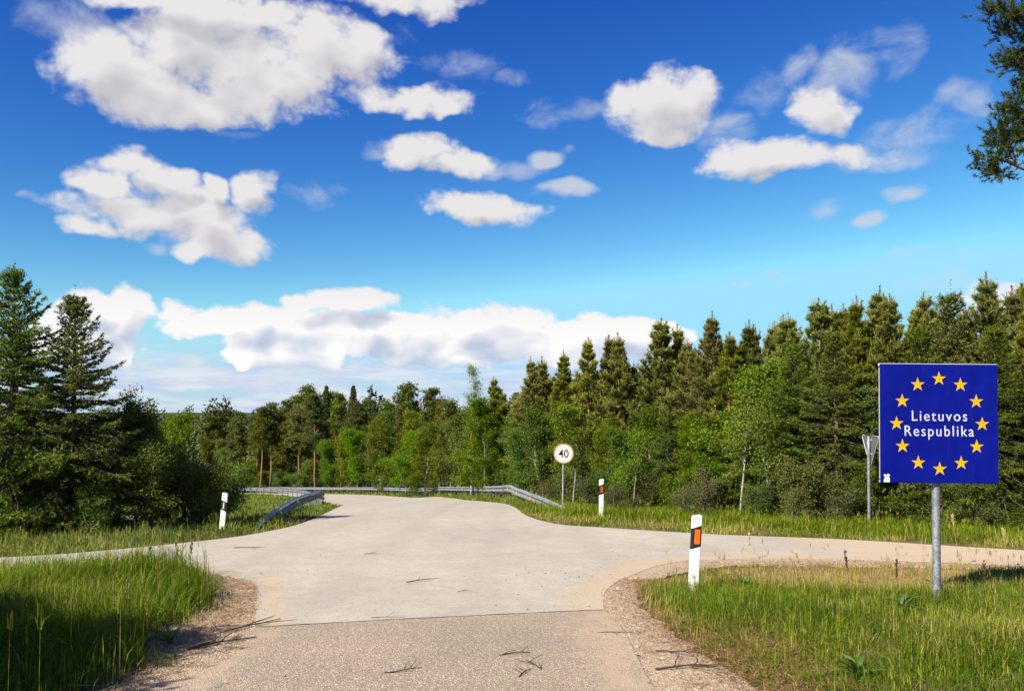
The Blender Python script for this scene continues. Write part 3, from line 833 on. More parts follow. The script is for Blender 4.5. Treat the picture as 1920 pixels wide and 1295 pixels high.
def build_tall_pine(h, seed, base=0.5, spread=2.2, bark_='tall_pine_bark', per=7, nl=0.26, nw=0.07, trunk_r=0.12, dead=True, clumps=1.0):
    """grown Scots pine: long bare orange trunk, crown of separate clumps"""
    rng = np.random.default_rng(seed)
    T, C = Acc(), Acc()
    n = 12
    tz = np.linspace(0, h, n)
    tp = np.column_stack([np.cumsum(rng.normal(0, 0.05, (n, 2)), axis=0), tz]); tp[0, :2] = 0
    tp = np.vstack([[0, 0, -0.4], tp])
    T.tube(tp, np.concatenate([[trunk_r * 1.2], trunk_r * (1 - tz / h) ** 0.7 + 0.02]), 8)
    sp, sd, st = [], [], []
    z = base * h
    while z < h:
        t = (z - base * h) / (h * (1 - base))
        R = spread * (math.sin(math.pi * (0.22 + 0.72 * t)) ** 0.8)
        c0, _ = at_frac(tp[1:], z / h)
        for k in range(rng.integers(2, 5)):
            a = rng.uniform(0, 6.28)
            pit = rad(5 + 35 * t + rng.normal(0, 12))
            L = R * rng.uniform(0.55, 1.2)
            d = np.array([math.cos(a) * math.cos(pit), math.sin(a) * math.cos(pit), math.sin(pit)])
            P, _ = limb(c0, d, L, rng, 0.25, 0.16, 5)
            T.tube(P, np.linspace(0.02 + 0.014 * L, 0.008, 5), 5, cap=False)
            for f in np.append(rng.uniform(0.4, 1, int((2 + 3 * L) * clumps)), 1.0):
                q, dq = at_frac(P, min(f, 0.999))
                cc = q + rng.normal(0, 0.14, 3)
                m = rng.integers(7, 13)
                ps = cc + rng.normal(0, 1, (m, 3)) * np.array([0.27, 0.27, 0.11])
                sp.extend(ps); sd.extend(rng.normal(0, 0.6, (m, 3)) + dq * 0.3 + np.array([0, 0, 0.7])); st.extend(0.40 + rng.normal(0, 0.10) + rng.normal(0, 0.07, m))
        z += rng.uniform(0.22, 0.45)
    if dead:      # dry stubs on the bare trunk
        for z in rng.uniform(0.15 * h, base * h, 9):
            c0, _ = at_frac(tp[1:], z / h); a = rng.uniform(0, 6.28); L = rng.uniform(0.4, 1.3)
            P, _ = limb(c0, [math.cos(a), math.sin(a), rng.uniform(-0.2, 0.4)], L, rng, 0.1, 0.12, 4)
            T.tube(P, np.linspace(0.02, 0.005, 4), 4, cap=False)
    needles(C, np.array(sp), np.array(sd), 0.22, per, nl, nw, 0.9, np.array(st), rng)
    return T.mesh('trunk', MAT[bark_], True), C.mesh('crown', MAT['pine_needle'])

PROTO = {}
def proto(key, fn, *a, **k):
    PROTO[key] = fn(*a, **k)

# kinds of trees; every tree in the picture is a copy with its own size, turn and place
for s, (h, spd, b) in enumerate([(6.4, 1.55, 0.12), (6.2, 1.25, 0.16), (6.6, 1.75, 0.22), (6.0, 1.2, 0.22), (6.5, 1.4, 0.06), (5.6, 1.55, 0.04)]):
    proto(('pine', s), build_pine, h, 100 + s, spd, b)
for s, (h, spd, dr) in enumerate([(5.2, 1.95, 0.45), (4.8, 1.75, 0.5), (4.6, 1.55, 0.35)]):
    proto(('spruce', s), build_spruce, h, 200 + s, spd, 0.01, 0.110 if s < 2 else 0.14, 1.0, 0.054, 0.020, 9 if s < 2 else 8, 0.08, dr)
proto(('spruce', 3), build_spruce, 3.0, 207, 1.25, 0.02, 0.10, 1.0, 0.05, 0.019, 9, 0.04, 0.35)
proto(('broad', 0), build_broadleaf, 5.0, 301, 1.45, 0.16, 13000, 0.105, 'leaf_bright', 'grey_bark')
proto(('broad', 1), build_broadleaf, 4.5, 302, 1.35, 0.08, 13000, 0.10, 'leaf_bright', 'pale_bark')
proto(('broad', 2), build_broadleaf, 6.5, 303, 1.8, 0.10, 15000, 0.125, 'leaf_bright', 'grey_bark', 0.07)
proto(('birch', 0), build_broadleaf, 7.5, 304, 1.0, 0.18, 9000, 0.075, 'leaf_bright', 'pale_bark', 0.06, 0.8, 1, 0.12, 0.35)
proto(('alder', 0), build_broadleaf, 4.2, 305, 1.35, 0.06, 17000, 0.078, 'leaf_dark', 'grey_bark', 0.05, 0.5, 1, 0.14)
proto(('bush', 0), build_broadleaf, 2.2, 306, 1.15, 0.03, 13000, 0.066, 'leaf_dark', 'grey_bark', 0.025, 0.5, 4, 0.12)
proto(('bush', 1), build_broadleaf, 1.8, 307, 1.0, 0.03, 11000, 0.062, 'leaf_dark', 'grey_bark', 0.022, 0.4, 5, 0.12)
proto(('bush', 2), build_broadleaf, 1.5, 308, 0.85, 0.04, 6000, 0.075, 'leaf_bright', 'grey_bark', 0.02, 0.5, 4, 0.12)
proto(('olive', 0), build_broadleaf, 1.2, 309, 0.8, 0.03, 4500, 0.062, 'leaf_olive', 'grey_bark', 0.016, 0.3, 5, 0.12)
proto(('sapling', 0), build_broadleaf, 2.9, 310, 0.75, 0.45, 2000, 0.085, 'leaf_bright', 'pale_bark', 0.028, 0.7, 1, 0.15)
proto(('sapling', 1), build_broadleaf, 2.6, 311, 0.85, 0.28, 2200, 0.075, 'leaf_bright', 'grey_bark', 0.030, 0.6, 1, 0.15)
proto(('tall', 0), build_tall_pine, 14.0, 401, 0.45, 2.0)
proto(('tall', 1), build_tall_pine, 13.0, 402, 0.55, 1.9)
proto(('tall', 2), build_tall_pine, 13.5, 403, 0.35, 2.3)
proto(('tallspruce', 0), build_spruce, 13.0, 404, 2.1, 0.12, 0.22, 0.9, 0.10, 0.045, 9, 0.14, 0.3)

KIND = {'pine': ('pine_tree', 'tree'), 'spruce': ('spruce_tree', 'tree'), 'broad': ('broadleaf_tree', 'tree'), 'birch': ('birch_tree', 'tree'),
        'alder': ('broadleaf_tree', 'tree'), 'bush': ('shrub', 'shrub'), 'olive': ('shrub', 'shrub'), 'sapling': ('sapling', 'sapling'),
        'tall': ('pine_tree', 'tree'), 'tallspruce': ('spruce_tree', 'tree')}
HEIGHT = {k: (max(v.co.z for v in m[0].vertices)) for k, m in PROTO.items()}

_place = np.random.default_rng(77)
def plant(key, x, y, h, label, group=None, rz=None, wide=1.0, tilt=0.0):
    tm, cm = PROTO[key]
    name, cat = KIND[key[0]]
    o = empty(name, (x, y, float(G(x, y))), 0)
    rz = _place.uniform(0, 6.28) if rz is None else rz
    s = h / HEIGHT[key]
    o.rotation_euler = (_place.normal(0, 0.02) + tilt, _place.normal(0, 0.02), rz)
    w = s * wide
    o.scale = (w, w, s)
    obj('trunk', tm, o); obj('crown', cm, o)
    tag(o, label, cat, group)
    return o

# ---------------------------------------------------------------- trees, each where it stands
YP = 'young pines along the edge of the forest'
front = [
    # key, x, y, height, label
    (('pine', 2), 5.11, 29.0, 6.7, 'broad dark pine with bare orange trunk, tallest just right of the 40 sign'),
    (('pine', 0), 6.53, 26.0, 6.3, 'pine with a thick cluster of upright shoots, between the two orange marker posts'),
    (('pine', 3), 4.28, 30.0, 6.4, 'slim pine with bare lower trunk, next left of the tallest dark pine'),
    (('pine', 1), 2.94, 32.0, 6.6, 'slim pointed pine straight above the 40 sign, taller of the two there'),
    (('pine', 4), 2.15, 34.0, 6.4, 'lower pine straight above and behind the round 40 sign'),
    (('pine', 0), 0.96, 38.0, 6.8, 'dark pine just left of the 40 sign, above the bend of the guardrail'),
    (('pine', 5), -0.85, 46.0, 7.0, 'leftmost young pine of the forest edge, standing beside the pale birch'),
    (('pine', 4), 6.04, 29.5, 6.6, 'narrow pine top next right of the tallest dark pine'),
    (('pine', 1), 4.07, 33.0, 6.9, 'narrow pine poking up behind the slim bare trunked pine'),
    (('pine', 3), 1.52, 40.0, 7.2, 'pine half hidden behind the dark pine left of the 40 sign'),
    (('pine', 5), 5.94, 27.0, 5.6, 'shorter pine filling the dip right of the tallest dark pine'),
    (('pine', 1), 6.62, 24.5, 5.4, 'shorter pine standing in front of the thick clustered one'),
    (('pine', 4), 7.34, 25.0, 5.8, 'yellowish pine left of the wispy birch top'),
    (('pine', 5), 7.85, 23.5, 5.7, 'dense pine below and right of the wispy birch top'),
    (('pine', 0), 8.55, 24.0, 5.9, 'pine left of the tall many tipped pine in the middle of the right forest'),
    (('pine', 2), 8.76, 23.0, 6.1, 'tall many tipped pine in the middle of the right forest'),
    (('pine', 3), 9.72, 24.5, 6.2, 'pine peeping over behind the tall many tipped pine'),
    (('pine', 4), 9.44, 22.0, 5.9, 'pointed pine straight above the back of the triangular sign'),
    (('pine', 0), 10.26, 22.5, 6.3, 'tall pine rising above the left edge of the blue sign'),
    (('pine', 1), 9.91, 21.0, 5.8, 'slim pine tip just right of the blue sign\'s left edge'),
    (('pine', 5), 10.71, 21.0, 5.8, 'dark pine above the middle of the blue sign'),
    (('pine', 3), 11.41, 19.5, 6.0, 'dark gaunt pine, highest of all, above the right half of the blue sign'),
    (('pine', 4), 12.52, 20.5, 5.8, 'pine above the right edge of the blue sign'),
    (('pine', 2), 11.95, 18.5, 5.0, 'pine cut by the right edge of the picture'),
]
for key, x, y, h, lab in front:
    plant(key, x, y, h, lab, YP, wide=1.22)
for key, x, y, h, lab in [
    (('spruce', 2), 10.55, 19.3, 5.4, 'thin topped spruce between the dark pines above the blue sign'),
    (('spruce', 2), 8.14, 20.2, 4.6, 'bushy spruce left of the back of the triangular sign'),
    (('spruce', 0), 7.27, 21.2, 4.4, 'dense olive green spruce behind the small leafy sapling'),
    (('spruce', 2), 9.95, 19.4, 4.6, 'spruce with low branches right behind the blue sign'),
    (('spruce', 1), 10.6, 17.6, 4.3, 'shaded spruce right of the blue sign\'s post'),
    (('spruce', 3), 6.6, 22.4, 3.3, 'small spruce behind the thin pale trunk'),
    (('spruce', 3), 5.0, 26.0, 3.0, 'small spruce in front of the orange trunked pine'),
    (('spruce', 3), 9.05, 20.2, 3.2, 'small dark spruce beside the post of the triangular sign'),
]:
    plant(key, x, y, h, lab, 'spruces in the right forest')

# the rows behind them
rp = np.random.default_rng(9)
line = smooth_line([(13.5, 20), (10.5, 23), (8.6, 26), (6.8, 29), (5.0, 32.5), (3.2, 36.5), (1.6, 42), (0.2, 49), (-2.5, 56)], 8)
seg = np.cumsum(np.concatenate([[0], np.hypot(*np.diff(line, axis=0).T)]))
for row, (off, n) in enumerate([(0.4, 27), (1.7, 25), (3.4, 22), (5.4, 17)]):
    for k in range(n):
        s = (k + 0.5 + rp.uniform(-0.25, 0.25)) / n * seg[-1]
        x = np.interp(s, seg, line[:, 0]) + off * 0.8 + rp.normal(0, 0.25); y = np.interp(s, seg, line[:, 1]) + off * 0.6 + rp.normal(0, 0.25)
        hh = 5.75 + 0.028 * (y - 20) + 0.10 * row + rp.normal(0, 0.22)
        plant(('pine', int(rp.integers(0, 6))), x, y, hh, 'young pine packed in behind the front row of the right hand forest', 'young pines behind the front row', wide=1.2)

# leafy trees and shrubs along the edge
edge = [
    (('broad', 1), 1.1, 33.2, 4.0, 'bright green leafy tree behind the bend of the guardrail, left of the 40 sign'),
    (('broad', 0), 2.35, 30.0, 3.7, 'yellow green leafy tree spreading right behind the 40 sign'),
    (('broad', 1), 4.75, 27.2, 3.3, 'leafy tree with large bright leaves below the orange trunk'),
    (('broad', 0), 6.35, 23.0, 4.2, 'tall fresh green leafy tree behind the nearest marker post'),
    (('sapling', 0), 6.05, 21.4, 3.0, 'sapling with a thin pale leaning trunk right of the nearest marker post'),
    (('sapling', 1), 6.55, 20.4, 2.8, 'small open sapling with forked grey trunk left of the triangular sign'),
    (('sapling', 1), 3.55, 23.6, 2.4, 'small sapling with grey stem right of the farther orange marker post'),
    (('sapling', 0), 2.05, 27.2, 2.5, 'sapling with whitish stems just right of the 40 sign\'s pole'),
    (('bush', 2), 7.1, 19.6, 1.5, 'low green shrub left of the triangular sign\'s pole'),
    (('bush', 2), 4.6, 22.6, 1.2, 'low green shrub midway between farther marker post and pale trunk'),
    (('bush', 1), 8.75, 19.4, 1.3, 'dark low shrub at the foot of the triangular sign'),
    (('bush', 2), 3.0, 25.4, 1.3, 'low leafy shrub behind the farther orange marker post'),
    (('bush', 1), 9.9, 17.0, 1.2, 'dark low shrub in the shade behind the blue sign\'s post'),
    (('olive', 0), 3.9, 24.2, 1.2, 'dry olive brown shrub right of the farther marker post'),
    (('olive', 0), 5.3, 22.2, 1.2, 'olive brown shrub in front of the thin pale trunk'),
    (('olive', 0), 2.5, 26.2, 1.1, 'olive brown shrub between 40 sign and farther marker post'),
    (('olive', 0), 7.7, 19.0, 1.0, 'dry brownish shrub in the shade left of the triangular sign'),
    (('olive', 0), 1.35, 29.3, 1.0, 'olive shrub behind the lower end of the right guardrail'),
    (('broad', 0), 0.55, 35.5, 3.2, 'low bright tree over the bend of the guardrail'),
    (('broad', 1), 3.3, 28.6, 3.0, 'bright bush tree right of the 40 sign and its neighbour'),
    (('broad', 0), 3.9, 26.4, 2.6, 'bright small tree behind the farther marker post'),
    (('broad', 1), 5.6, 24.8, 2.9, 'fresh green small tree between the orange trunk and the pale trunk'),
    (('broad', 0), 7.55, 21.6, 2.7, 'yellow green small tree among the spruces, right of the forked sapling'),
    (('bush', 2), 5.9, 22.9, 1.6, 'fresh green shrub behind the thin pale trunk'),
    (('bush', 2), 3.4, 24.6, 1.2, 'fresh green shrub behind the farther marker post, right of it'),
    (('bush', 2), 6.0, 19.9, 0.9, 'small low shrub in the grass below the pale trunk'),
    (('bush', 2), 1.9, 28.2, 1.4, 'fresh green shrub at the foot of the 40 sign'),
    (('olive', 0), 4.5, 21.0, 0.8, 'dry knee high shrub at the edge of the right grass strip'),
    (('olive', 0), 6.7, 18.9, 0.8, 'dry low shrub before the forked sapling'),
    (('olive', 0), 2.9, 23.0, 0.8, 'dry low shrub just right of the farther marker post'),
]
for key, x, y, h, lab in edge:
    plant(key, x, y, h, lab, None)

# leafy wood behind the right-hand guardrail
mid = [
    (('birch', 0), -2.52, 50.0, 8.3, 'tall slender pale green birch, highest leafy top behind the guardrail'),
    (('broad', 2), -1.5, 44.0, 5.6, 'bright green leafy tree right of the slender birch'),
    (('broad', 1), 0.2, 39.6, 4.4, 'bright bushy tree over the crest of the guardrail'),
    (('broad', 0), -2.3, 47.0, 4.6, 'rounded bright tree at the foot of the slender birch'),
    (('broad', 2), -3.7, 56.0, 6.9, 'broad bright tree just left of the slender birch'),
    (('broad', 0), -4.6, 58.8, 6.2, 'bright leafy tree with a rounded top, second left of the birch'),
    (('birch', 0), -4.7, 64.0, 7.2, 'light green narrow tree behind the bright trees left of the birch'),
    (('broad', 1), -6.6, 61.5, 5.6, 'low bright tree over the middle of the long guardrail'),
    (('broad', 2), -9.2, 70.0, 7.6, 'bright tree below the pair of thin far pines'),
    (('broad', 0), -9.4, 66.8, 5.6, 'small bright tree close behind the guardrail, under the far pines'),
    (('broad', 1), -12.6, 78.0, 7.4, 'yellowish green tree at the left end of the bright leafy wood'),
    (('broad', 2), -13.3, 84.0, 9.8, 'larger olive tree rising behind the left end of the leafy wood'),
    (('broad', 0), -15.8, 86.0, 7.0, 'bushy tree right of the dark pine stand behind the guardrail'),
    (('broad', 1), -18.8, 92.0, 6.8, 'olive bush tree at the foot of the dark pine stand, right side'),
    (('broad', 0), -21.5, 95.0, 6.2, 'olive bush tree at the foot of the dark pine stand, left side'),
    (('pine', 2), -8.0, 74.0, 8.0, 'dark pine among the bright leafy trees behind the guardrail'),
    (('pine', 0), -5.9, 66.0, 7.6, 'dark pine behind the narrow light green tree'),
    (('pine', 4), -11.0, 80.0, 9.0, 'dark pine behind the yellowish green tree'),
]
for key, x, y, h, lab in mid:
    plant(key, x, y, h, lab, 'leafy wood behind the right guardrail', wide=1.12)

TP = 'tall pines in the dip beyond the bend'
tall = [
    (('tall', 1), -10.08, 95.0, 12.3, 'right one of the two thin far pines standing out above the leafy wood'),
    (('tall', 2), -11.97, 95.0, 12.8, 'left one of the two thin far pines standing out above the leafy wood'),
    (('tall', 0), -17.87, 100.0, 11.4, 'tall pine between the dark stand and the two thin far pines'),
    (('tallspruce', 0), -19.89, 100.0, 13.3, 'pointed dark spruce at the right end of the dark pine stand'),
    (('tall', 2), -18.23, 95.5, 10.6, 'pine under the pointed dark spruce of the far stand'),
    (('tall', 0), -22.04, 104.0, 12.6, 'pine in the gap of the dark stand, left of the pointed spruce'),
    (('tallspruce', 0), -24.71, 105.0, 13.9, 'tallest dark conifer in the middle of the far stand'),
    (('tall', 1), -24.78, 110.0, 13.6, 'pine behind the tallest dark conifer of the far stand'),
    (('tall', 2), -27.56, 108.0, 14.2, 'broad topped pine at the left shoulder of the far dark stand'),
    (('tall', 0), -24.01, 98.5, 11.9, 'pine in front of the tallest dark conifer of the far stand'),
    (('tall', 2), -30.77, 112.0, 12.8, 'pine left of the far dark stand with a lower pointed top'),
    (('tall', 1), -26.99, 102.0, 11.0, 'pine with bare reddish trunk right of the twin trunks'),
    (('tall', 1), -30.9, 103.0, 11.4, 'right one of the twin bare reddish trunked pines beyond the guardrail'),
    (('tall', 1), -31.9, 102.0, 10.8, 'left one of the twin bare reddish trunked pines beyond the guardrail'),
    (('tall', 2), -31.65, 110.0, 11.4, 'pine closing the gap behind the twin reddish trunks'),
    (('tall', 0), -36.47, 115.0, 10.6, 'dark pine left of the twin reddish trunks'),
    (('tall', 2), -36.6, 108.0, 10.0, 'broad pine above the far end of the guardrail'),
    (('tall', 2), -49.54, 140.0, 14.6, 'round headed pine standing out left of the stand, on the skyline'),
    (('tall', 0), -48.14, 130.0, 13.2, 'pine left of the round headed one, near the skyline'),
    (('tall', 1), -50.58, 150.0, 15.0, 'pine right of the round headed one, on the skyline'),
    (('broad', 2), -34.5, 111.0, 7.2, 'green tree at the foot of the dark pines beyond the guardrail end'),
    (('broad', 2), -40.5, 112.0, 7.5, 'green tree over the far left end of the guardrail'),
    (('tall', 0), -44.0, 118.0, 11.0, 'pine above the green tree at the far left guardrail end'),
]
for key, x, y, h, lab in tall:
    plant(key, x, y, h, lab, TP)

for k, (x, y, h) in enumerate([(-22.5, 108, 4.2), (-26.2, 111, 4.6), (-29.0, 115, 5.0), (-33.5, 117, 5.2), (-37.5, 120, 5.4), (-24.2, 102, 3.2), (-28.6, 106, 3.6), (-33.0, 107, 3.0), (-41.0, 122, 5.6), (-20.0, 104, 4.0), (-22.3, 97.6, 3.6), (-26.4, 100.2, 4.2), (-28.9, 101.6, 3.0), (-36.0, 106.5, 4.4), (-39.0, 110.0, 4.6)]):
    plant((('alder', 'broad')[k % 2], 0), x, y, h, 'dark young tree under the tall pines beyond the guardrail', 'undergrowth of the far pine stand', wide=1.5)

# left side: two spruces, a dark leafy tree and a thicket
for key, x, y, h, lab in [
    (('spruce', 0), -9.75, 15.6, 5.1, 'tallest dark spruce at the left edge of the picture'),
    (('spruce', 1), -8.80, 16.1, 4.65, 'second dark spruce from the left edge, with a slender tip'),
    (('spruce', 2), -10.9, 17.6, 4.3, 'spruce half hidden behind the tallest left spruce'),
    (('alder', 0), -8.45, 17.3, 3.0, 'dark leafy tree against the right side of the left spruces'),
    (('alder', 0), -8.0, 17.9, 2.6, 'lower leafy tree between the dark leafy tree and the thicket'),
    (('pine', 5), -10.5, 22.6, 3.2, 'brownish young conifer showing above the left thicket'),
    (('broad', 0), -13.6, 31.0, 3.9, 'bright tree top behind the left thicket'),
    (('bush', 0), -7.60, 16.6, 1.9, 'tall shrub at the foot of the dark leafy tree'),
    (('bush', 0), -7.45, 17.9, 1.8, 'tallest shrub in the middle of the left thicket'),
    (('bush', 1), -6.95, 18.3, 1.45, 'rounded shrub of the left thicket, behind the white and black post'),
    (('bush', 1), -6.80, 17.5, 1.45, 'low shrub left of the white and black post'),
    (('bush', 0), -8.6, 20.2, 1.9, 'shrub at the back of the left thicket'),
    (('bush', 2), -7.6, 21.0, 1.5, 'yellowish light green shrub right behind the left thicket'),
    (('bush', 1), -8.2, 15.6, 1.1, 'low shrub under the second left spruce'),
    (('spruce', 1), -12.6, 15.4, 4.6, 'spruce beyond the left edge of the picture'),
    (('spruce', 0), -14.6, 18.0, 5.0, 'tall spruce farther beyond the left edge of the picture'),
    (('alder', 0), -13.2, 20.0, 4.0, 'leafy tree behind the spruces at the left edge'),
]:
    plant(key, x, y, h, lab, None)

# behind the photographer: their shadows lie across the lower left corner and the lane on the right
for key, x, y, h, lab in [
    (('broad', 2), -7.25, 3.05, 4.3, 'leafy tree whose shadow falls on the lower left corner'),
    (('alder', 0), -6.95, 2.9, 4.2, 'dense leafy tree whose shadow tip reaches the left gravel'),
    (('alder', 0), -6.7, 1.7, 4.3, 'dense leafy tree whose shadow runs along the bottom left edge'),
    (('alder', 0), -8.4, 3.3, 4.4, 'dense leafy tree shading the middle of the left grass'),
    (('broad', 2), -9.1, 3.7, 4.4, 'leafy tree whose shadow lies along the left grass'),
    (('broad', 2), -7.4, 0.9, 4.5, 'leafy tree whose shadow covers the bottom left corner'),
]:
    plant(key, x, y, h, lab, None, wide=1.5)

# ---------------------------------------------------------------- the tall pine just outside the frame on the right
def overhanging_pine():
    rng = np.random.default_rng(55)
    T, C = Acc(), Acc()
    bx, by = 7.55, 9.6
    bz = float(G(bx, by))
    h = 13.5
    tz = np.linspace(-0.4, h, 14)
    tp = np.column_stack([np.cumsum(rng.normal(0, 0.03, (14, 2)), axis=0), tz])
    T.tube(tp, 0.17 * (1 - np.clip(tz, 0, h) / h) ** 0.7 + 0.03, 12)
    # clumps that reach into view: (x, y, z, rx, rz) in world metres
    cl = [(5.42, 9.3, 4.55, .22, .15), (5.62, 9.4, 4.75, .26, .12), (5.52, 9.3, 4.90, .20, .10), (5.80, 9.45, 4.86, .24, .10), (5.50, 9.35, 4.42, .14, .10),
          (5.72, 9.4, 5.18, .20, .14), (5.95, 9.5, 5.10, .24, .12), (5.88, 9.4, 5.42, .20, .14), (5.70, 9.35, 5.72, .20, .13), (5.90, 9.45, 5.80, .22, .14), (6.0, 9.4, 5.60, .2, .12),
          (5.62, 9.3, 6.22, .24, .12), (5.82, 9.4, 6.15, .26, .16), (6.05, 9.4, 6.30, .26, .18), (5.5, 9.3, 6.34, .2, .1), (6.05, 9.5, 4.9, .2, .1), (6.02, 9.45, 6.0, .2, .12)]
    starts = [4.15, 4.9, 5.4, 5.9]
    sp, sd, st = [], [], []
    tips = np.array(cl) + np.array([0.2, 0, 0, 0, 0])
    for z0, sel in zip(starts, [range(0, 5), (5, 6, 7, 15), (8, 9, 10), (11, 12, 13, 14, 16)]):
        P0 = np.array([0, 0, z0 - 0.0])
        far = tips[list(sel)]
        tip = far[np.argmin(far[:, 0])][:3] - np.array([bx, by, bz])
        s = np.linspace(0, 1, 7)[:, None]
        P = P0 + (tip - P0) * s + np.column_stack([rng.normal(0, 0.03, 7), rng.normal(0, 0.03, 7), 0.15 * np.sin(s[:, 0] * 3.1)])
        T.tube(P, np.linspace(0.035, 0.010, 7), 6, cap=False)
        for c in far:
            q = c[:3] - np.array([bx, by, bz])
            j = np.argmin(np.linalg.norm(P - q, axis=1)); j = max(0, j - 1)
            T.tube([P[j], (P[j] + q) / 2 + rng.normal(0, 0.03, 3), q], [0.012, 0.009, 0.004], 5, cap=False)
            m = 46
            ps = q + rng.normal(0, 1, (m, 3)) * np.array([c[3] * 0.36, c[3] * 0.45, c[4] * 0.36])
            for w in ps[::4]:
                T.tube([q, w], [0.004, 0.0025], 3, cap=False)
            sp.extend(ps); sd.extend(rng.normal(0, 0.5, (m, 3)) + (ps - q) * 2.0 + np.array([-0.2, 0, 0.55])); st.extend(0.14 + rng.normal(0, 0.08) + rng.normal(0, 0.06, m))  # low tone: the crown's own shade put into these needles' colour
    needles(C, np.array(sp), np.array(sd), 0.11, 40, 0.055, 0.0080, 0.8, np.array(st), rng)
    # the rest of the crown, above and beside the frame
    sp, sd, st = [], [], []
    for z in np.arange(4.6, h, 0.30):
        t = (z - 4.6) / (h - 4.6)
        for k in range(4):
            a = rng.uniform(-1.25, 1.6) if z < 7.6 else rng.uniform(0, 6.28)     # low limbs grow to the side away from the road
            L = 2.3 * math.sin(math.pi * (0.28 + 0.66 * t)) ** 0.8 * rng.uniform(0.55, 1.15)
            P, _ = limb([0, 0, z], [math.cos(a), math.sin(a), 0.25], L, rng, 0.3, 0.12, 5)
            T.tube(P, np.linspace(0.035, 0.008, 5), 5, cap=False)
            for f in np.append(rng.uniform(0.35, 1, 5), 1.0):
                q, dq = at_frac(P, min(f, 0.999))
                m = 9
                sp.extend(q + rng.normal(0, 1, (m, 3)) * np.array([0.24, 0.24, 0.10])); sd.extend(rng.normal(0, 0.6, (m, 3)) + np.array([0, 0, 0.6])); st.extend(0.42 + rng.normal(0, 0.1, m))
    needles(C, np.array(sp), np.array(sd), 0.16, 10, 0.11, 0.022, 0.85, np.array(st), rng)
    o = empty('pine_tree', (bx, by, bz))
    obj('trunk', T.mesh('trunk', MAT['brown_pine_bark'], True), o)
    obj('crown', C.mesh('crown', MAT['pine_needle']), o)
    tag(o, 'tall pine whose branches hang into the upper right corner of the picture', 'tree')
overhanging_pine()

# ---------------------------------------------------------------- far wood
def far_forest():
    rng = np.random.default_rng(5)
    A = Acc()
    n = 1800
    r = 112 + 800 * rng.uniform(0, 1, n) ** 1.5
    az = rng.uniform(-0.78, 0.42, n)
    x = r * np.sin(az); y = r * np.cos(az)
    # keep the road's dip and the nearer stands free
    ok = (y > 122) | ((x < -45) & (y > 70)) | ((x > -14) & (y > 165))
    ok &= ~((x > -75) & (x < -38) & (y < 124) & (y > 96))
    x, y = x[ok], y[ok]
    n = len(x)
    hgt = rng.normal(14.5, 1.6, n) + np.where(np.hypot(x, y) > 250, 1.5, 0) + np.sin(x * 0.02) * 1.2
    con = rng.uniform(size=n) < 0.72
    rr_ = np.hypot(x, y)
    for lo_, hi_, m, l0, l1 in ((0, 185, 230, 0.45, 0.85), (185, 350, 110, 0.8, 1.5), (350, 5000, 60, 1.1, 2.1)):
        k = np.where((rr_ >= lo_) & (rr_ < hi_))[0]
        q = len(k)
        u = rng.uniform(0, 1, (q, m)) ** 0.8; a = rng.uniform(0, 6.28, (q, m))
        rr = np.where(con[k, None], 2.3 * np.sin(np.pi * (0.15 + 0.8 * u)) ** 0.9, 2.9 * np.sqrt(np.clip(1 - (2 * u - 1) ** 2, 0.02, 1))) * rng.uniform(0.35, 1.05, (q, m))
        z = (0.16 + 0.84 * u) * hgt[k, None]
        P = np.stack([x[k, None] + rr * np.cos(a), y[k, None] + rr * np.sin(a), G(x[k], y[k])[:, None] + z], -1).reshape(-1, 3)
        D = rng.normal(0, 0.7, (q * m, 3)) + np.array([0, 0, 0.25])
        tone = np.clip(np.where(con[k, None], 0.30, 0.72) + rng.normal(0, 0.10, (q, 1)) + rng.normal(0, 0.10, (q, m)), 0, 1).ravel()
        L_ = rng.uniform(l0, l1, q * m)
        leaves(A, P, D, rng.normal(0, 0.5, (q * m, 3)) + np.array([0, -0.3, 0.8]), L_, L_ * rng.uniform(0.5, 0.7, q * m), tone, rng)
    # trunks
    V = np.array([(-.13, 0, 0), (.13, 0, 0), (0.05, 0, 1), (-0.05, 0, 1), (0, -.13, 0), (0, .13, 0), (0, .05, 1), (0, -.05, 1)])
    VV = (V[None] * np.stack([np.ones(n), np.ones(n), hgt * 0.95], -1)[:, None] + np.stack([x, y, G(x, y)], -1)[:, None]).reshape(-1, 3)
    FF = (np.array([[0, 1, 2, 3], [4, 5, 6, 7]])[None] + np.arange(n)[:, None, None] * 8).reshape(-1, 4)
    A.add(VV, FF, 0.05)
    o = obj('far_forest', A.mesh('far_forest', MAT['far_leaf']))
    tag(o, 'dark mixed forest filling the low ground to the horizon', 'forest', kind='stuff')
far_forest()

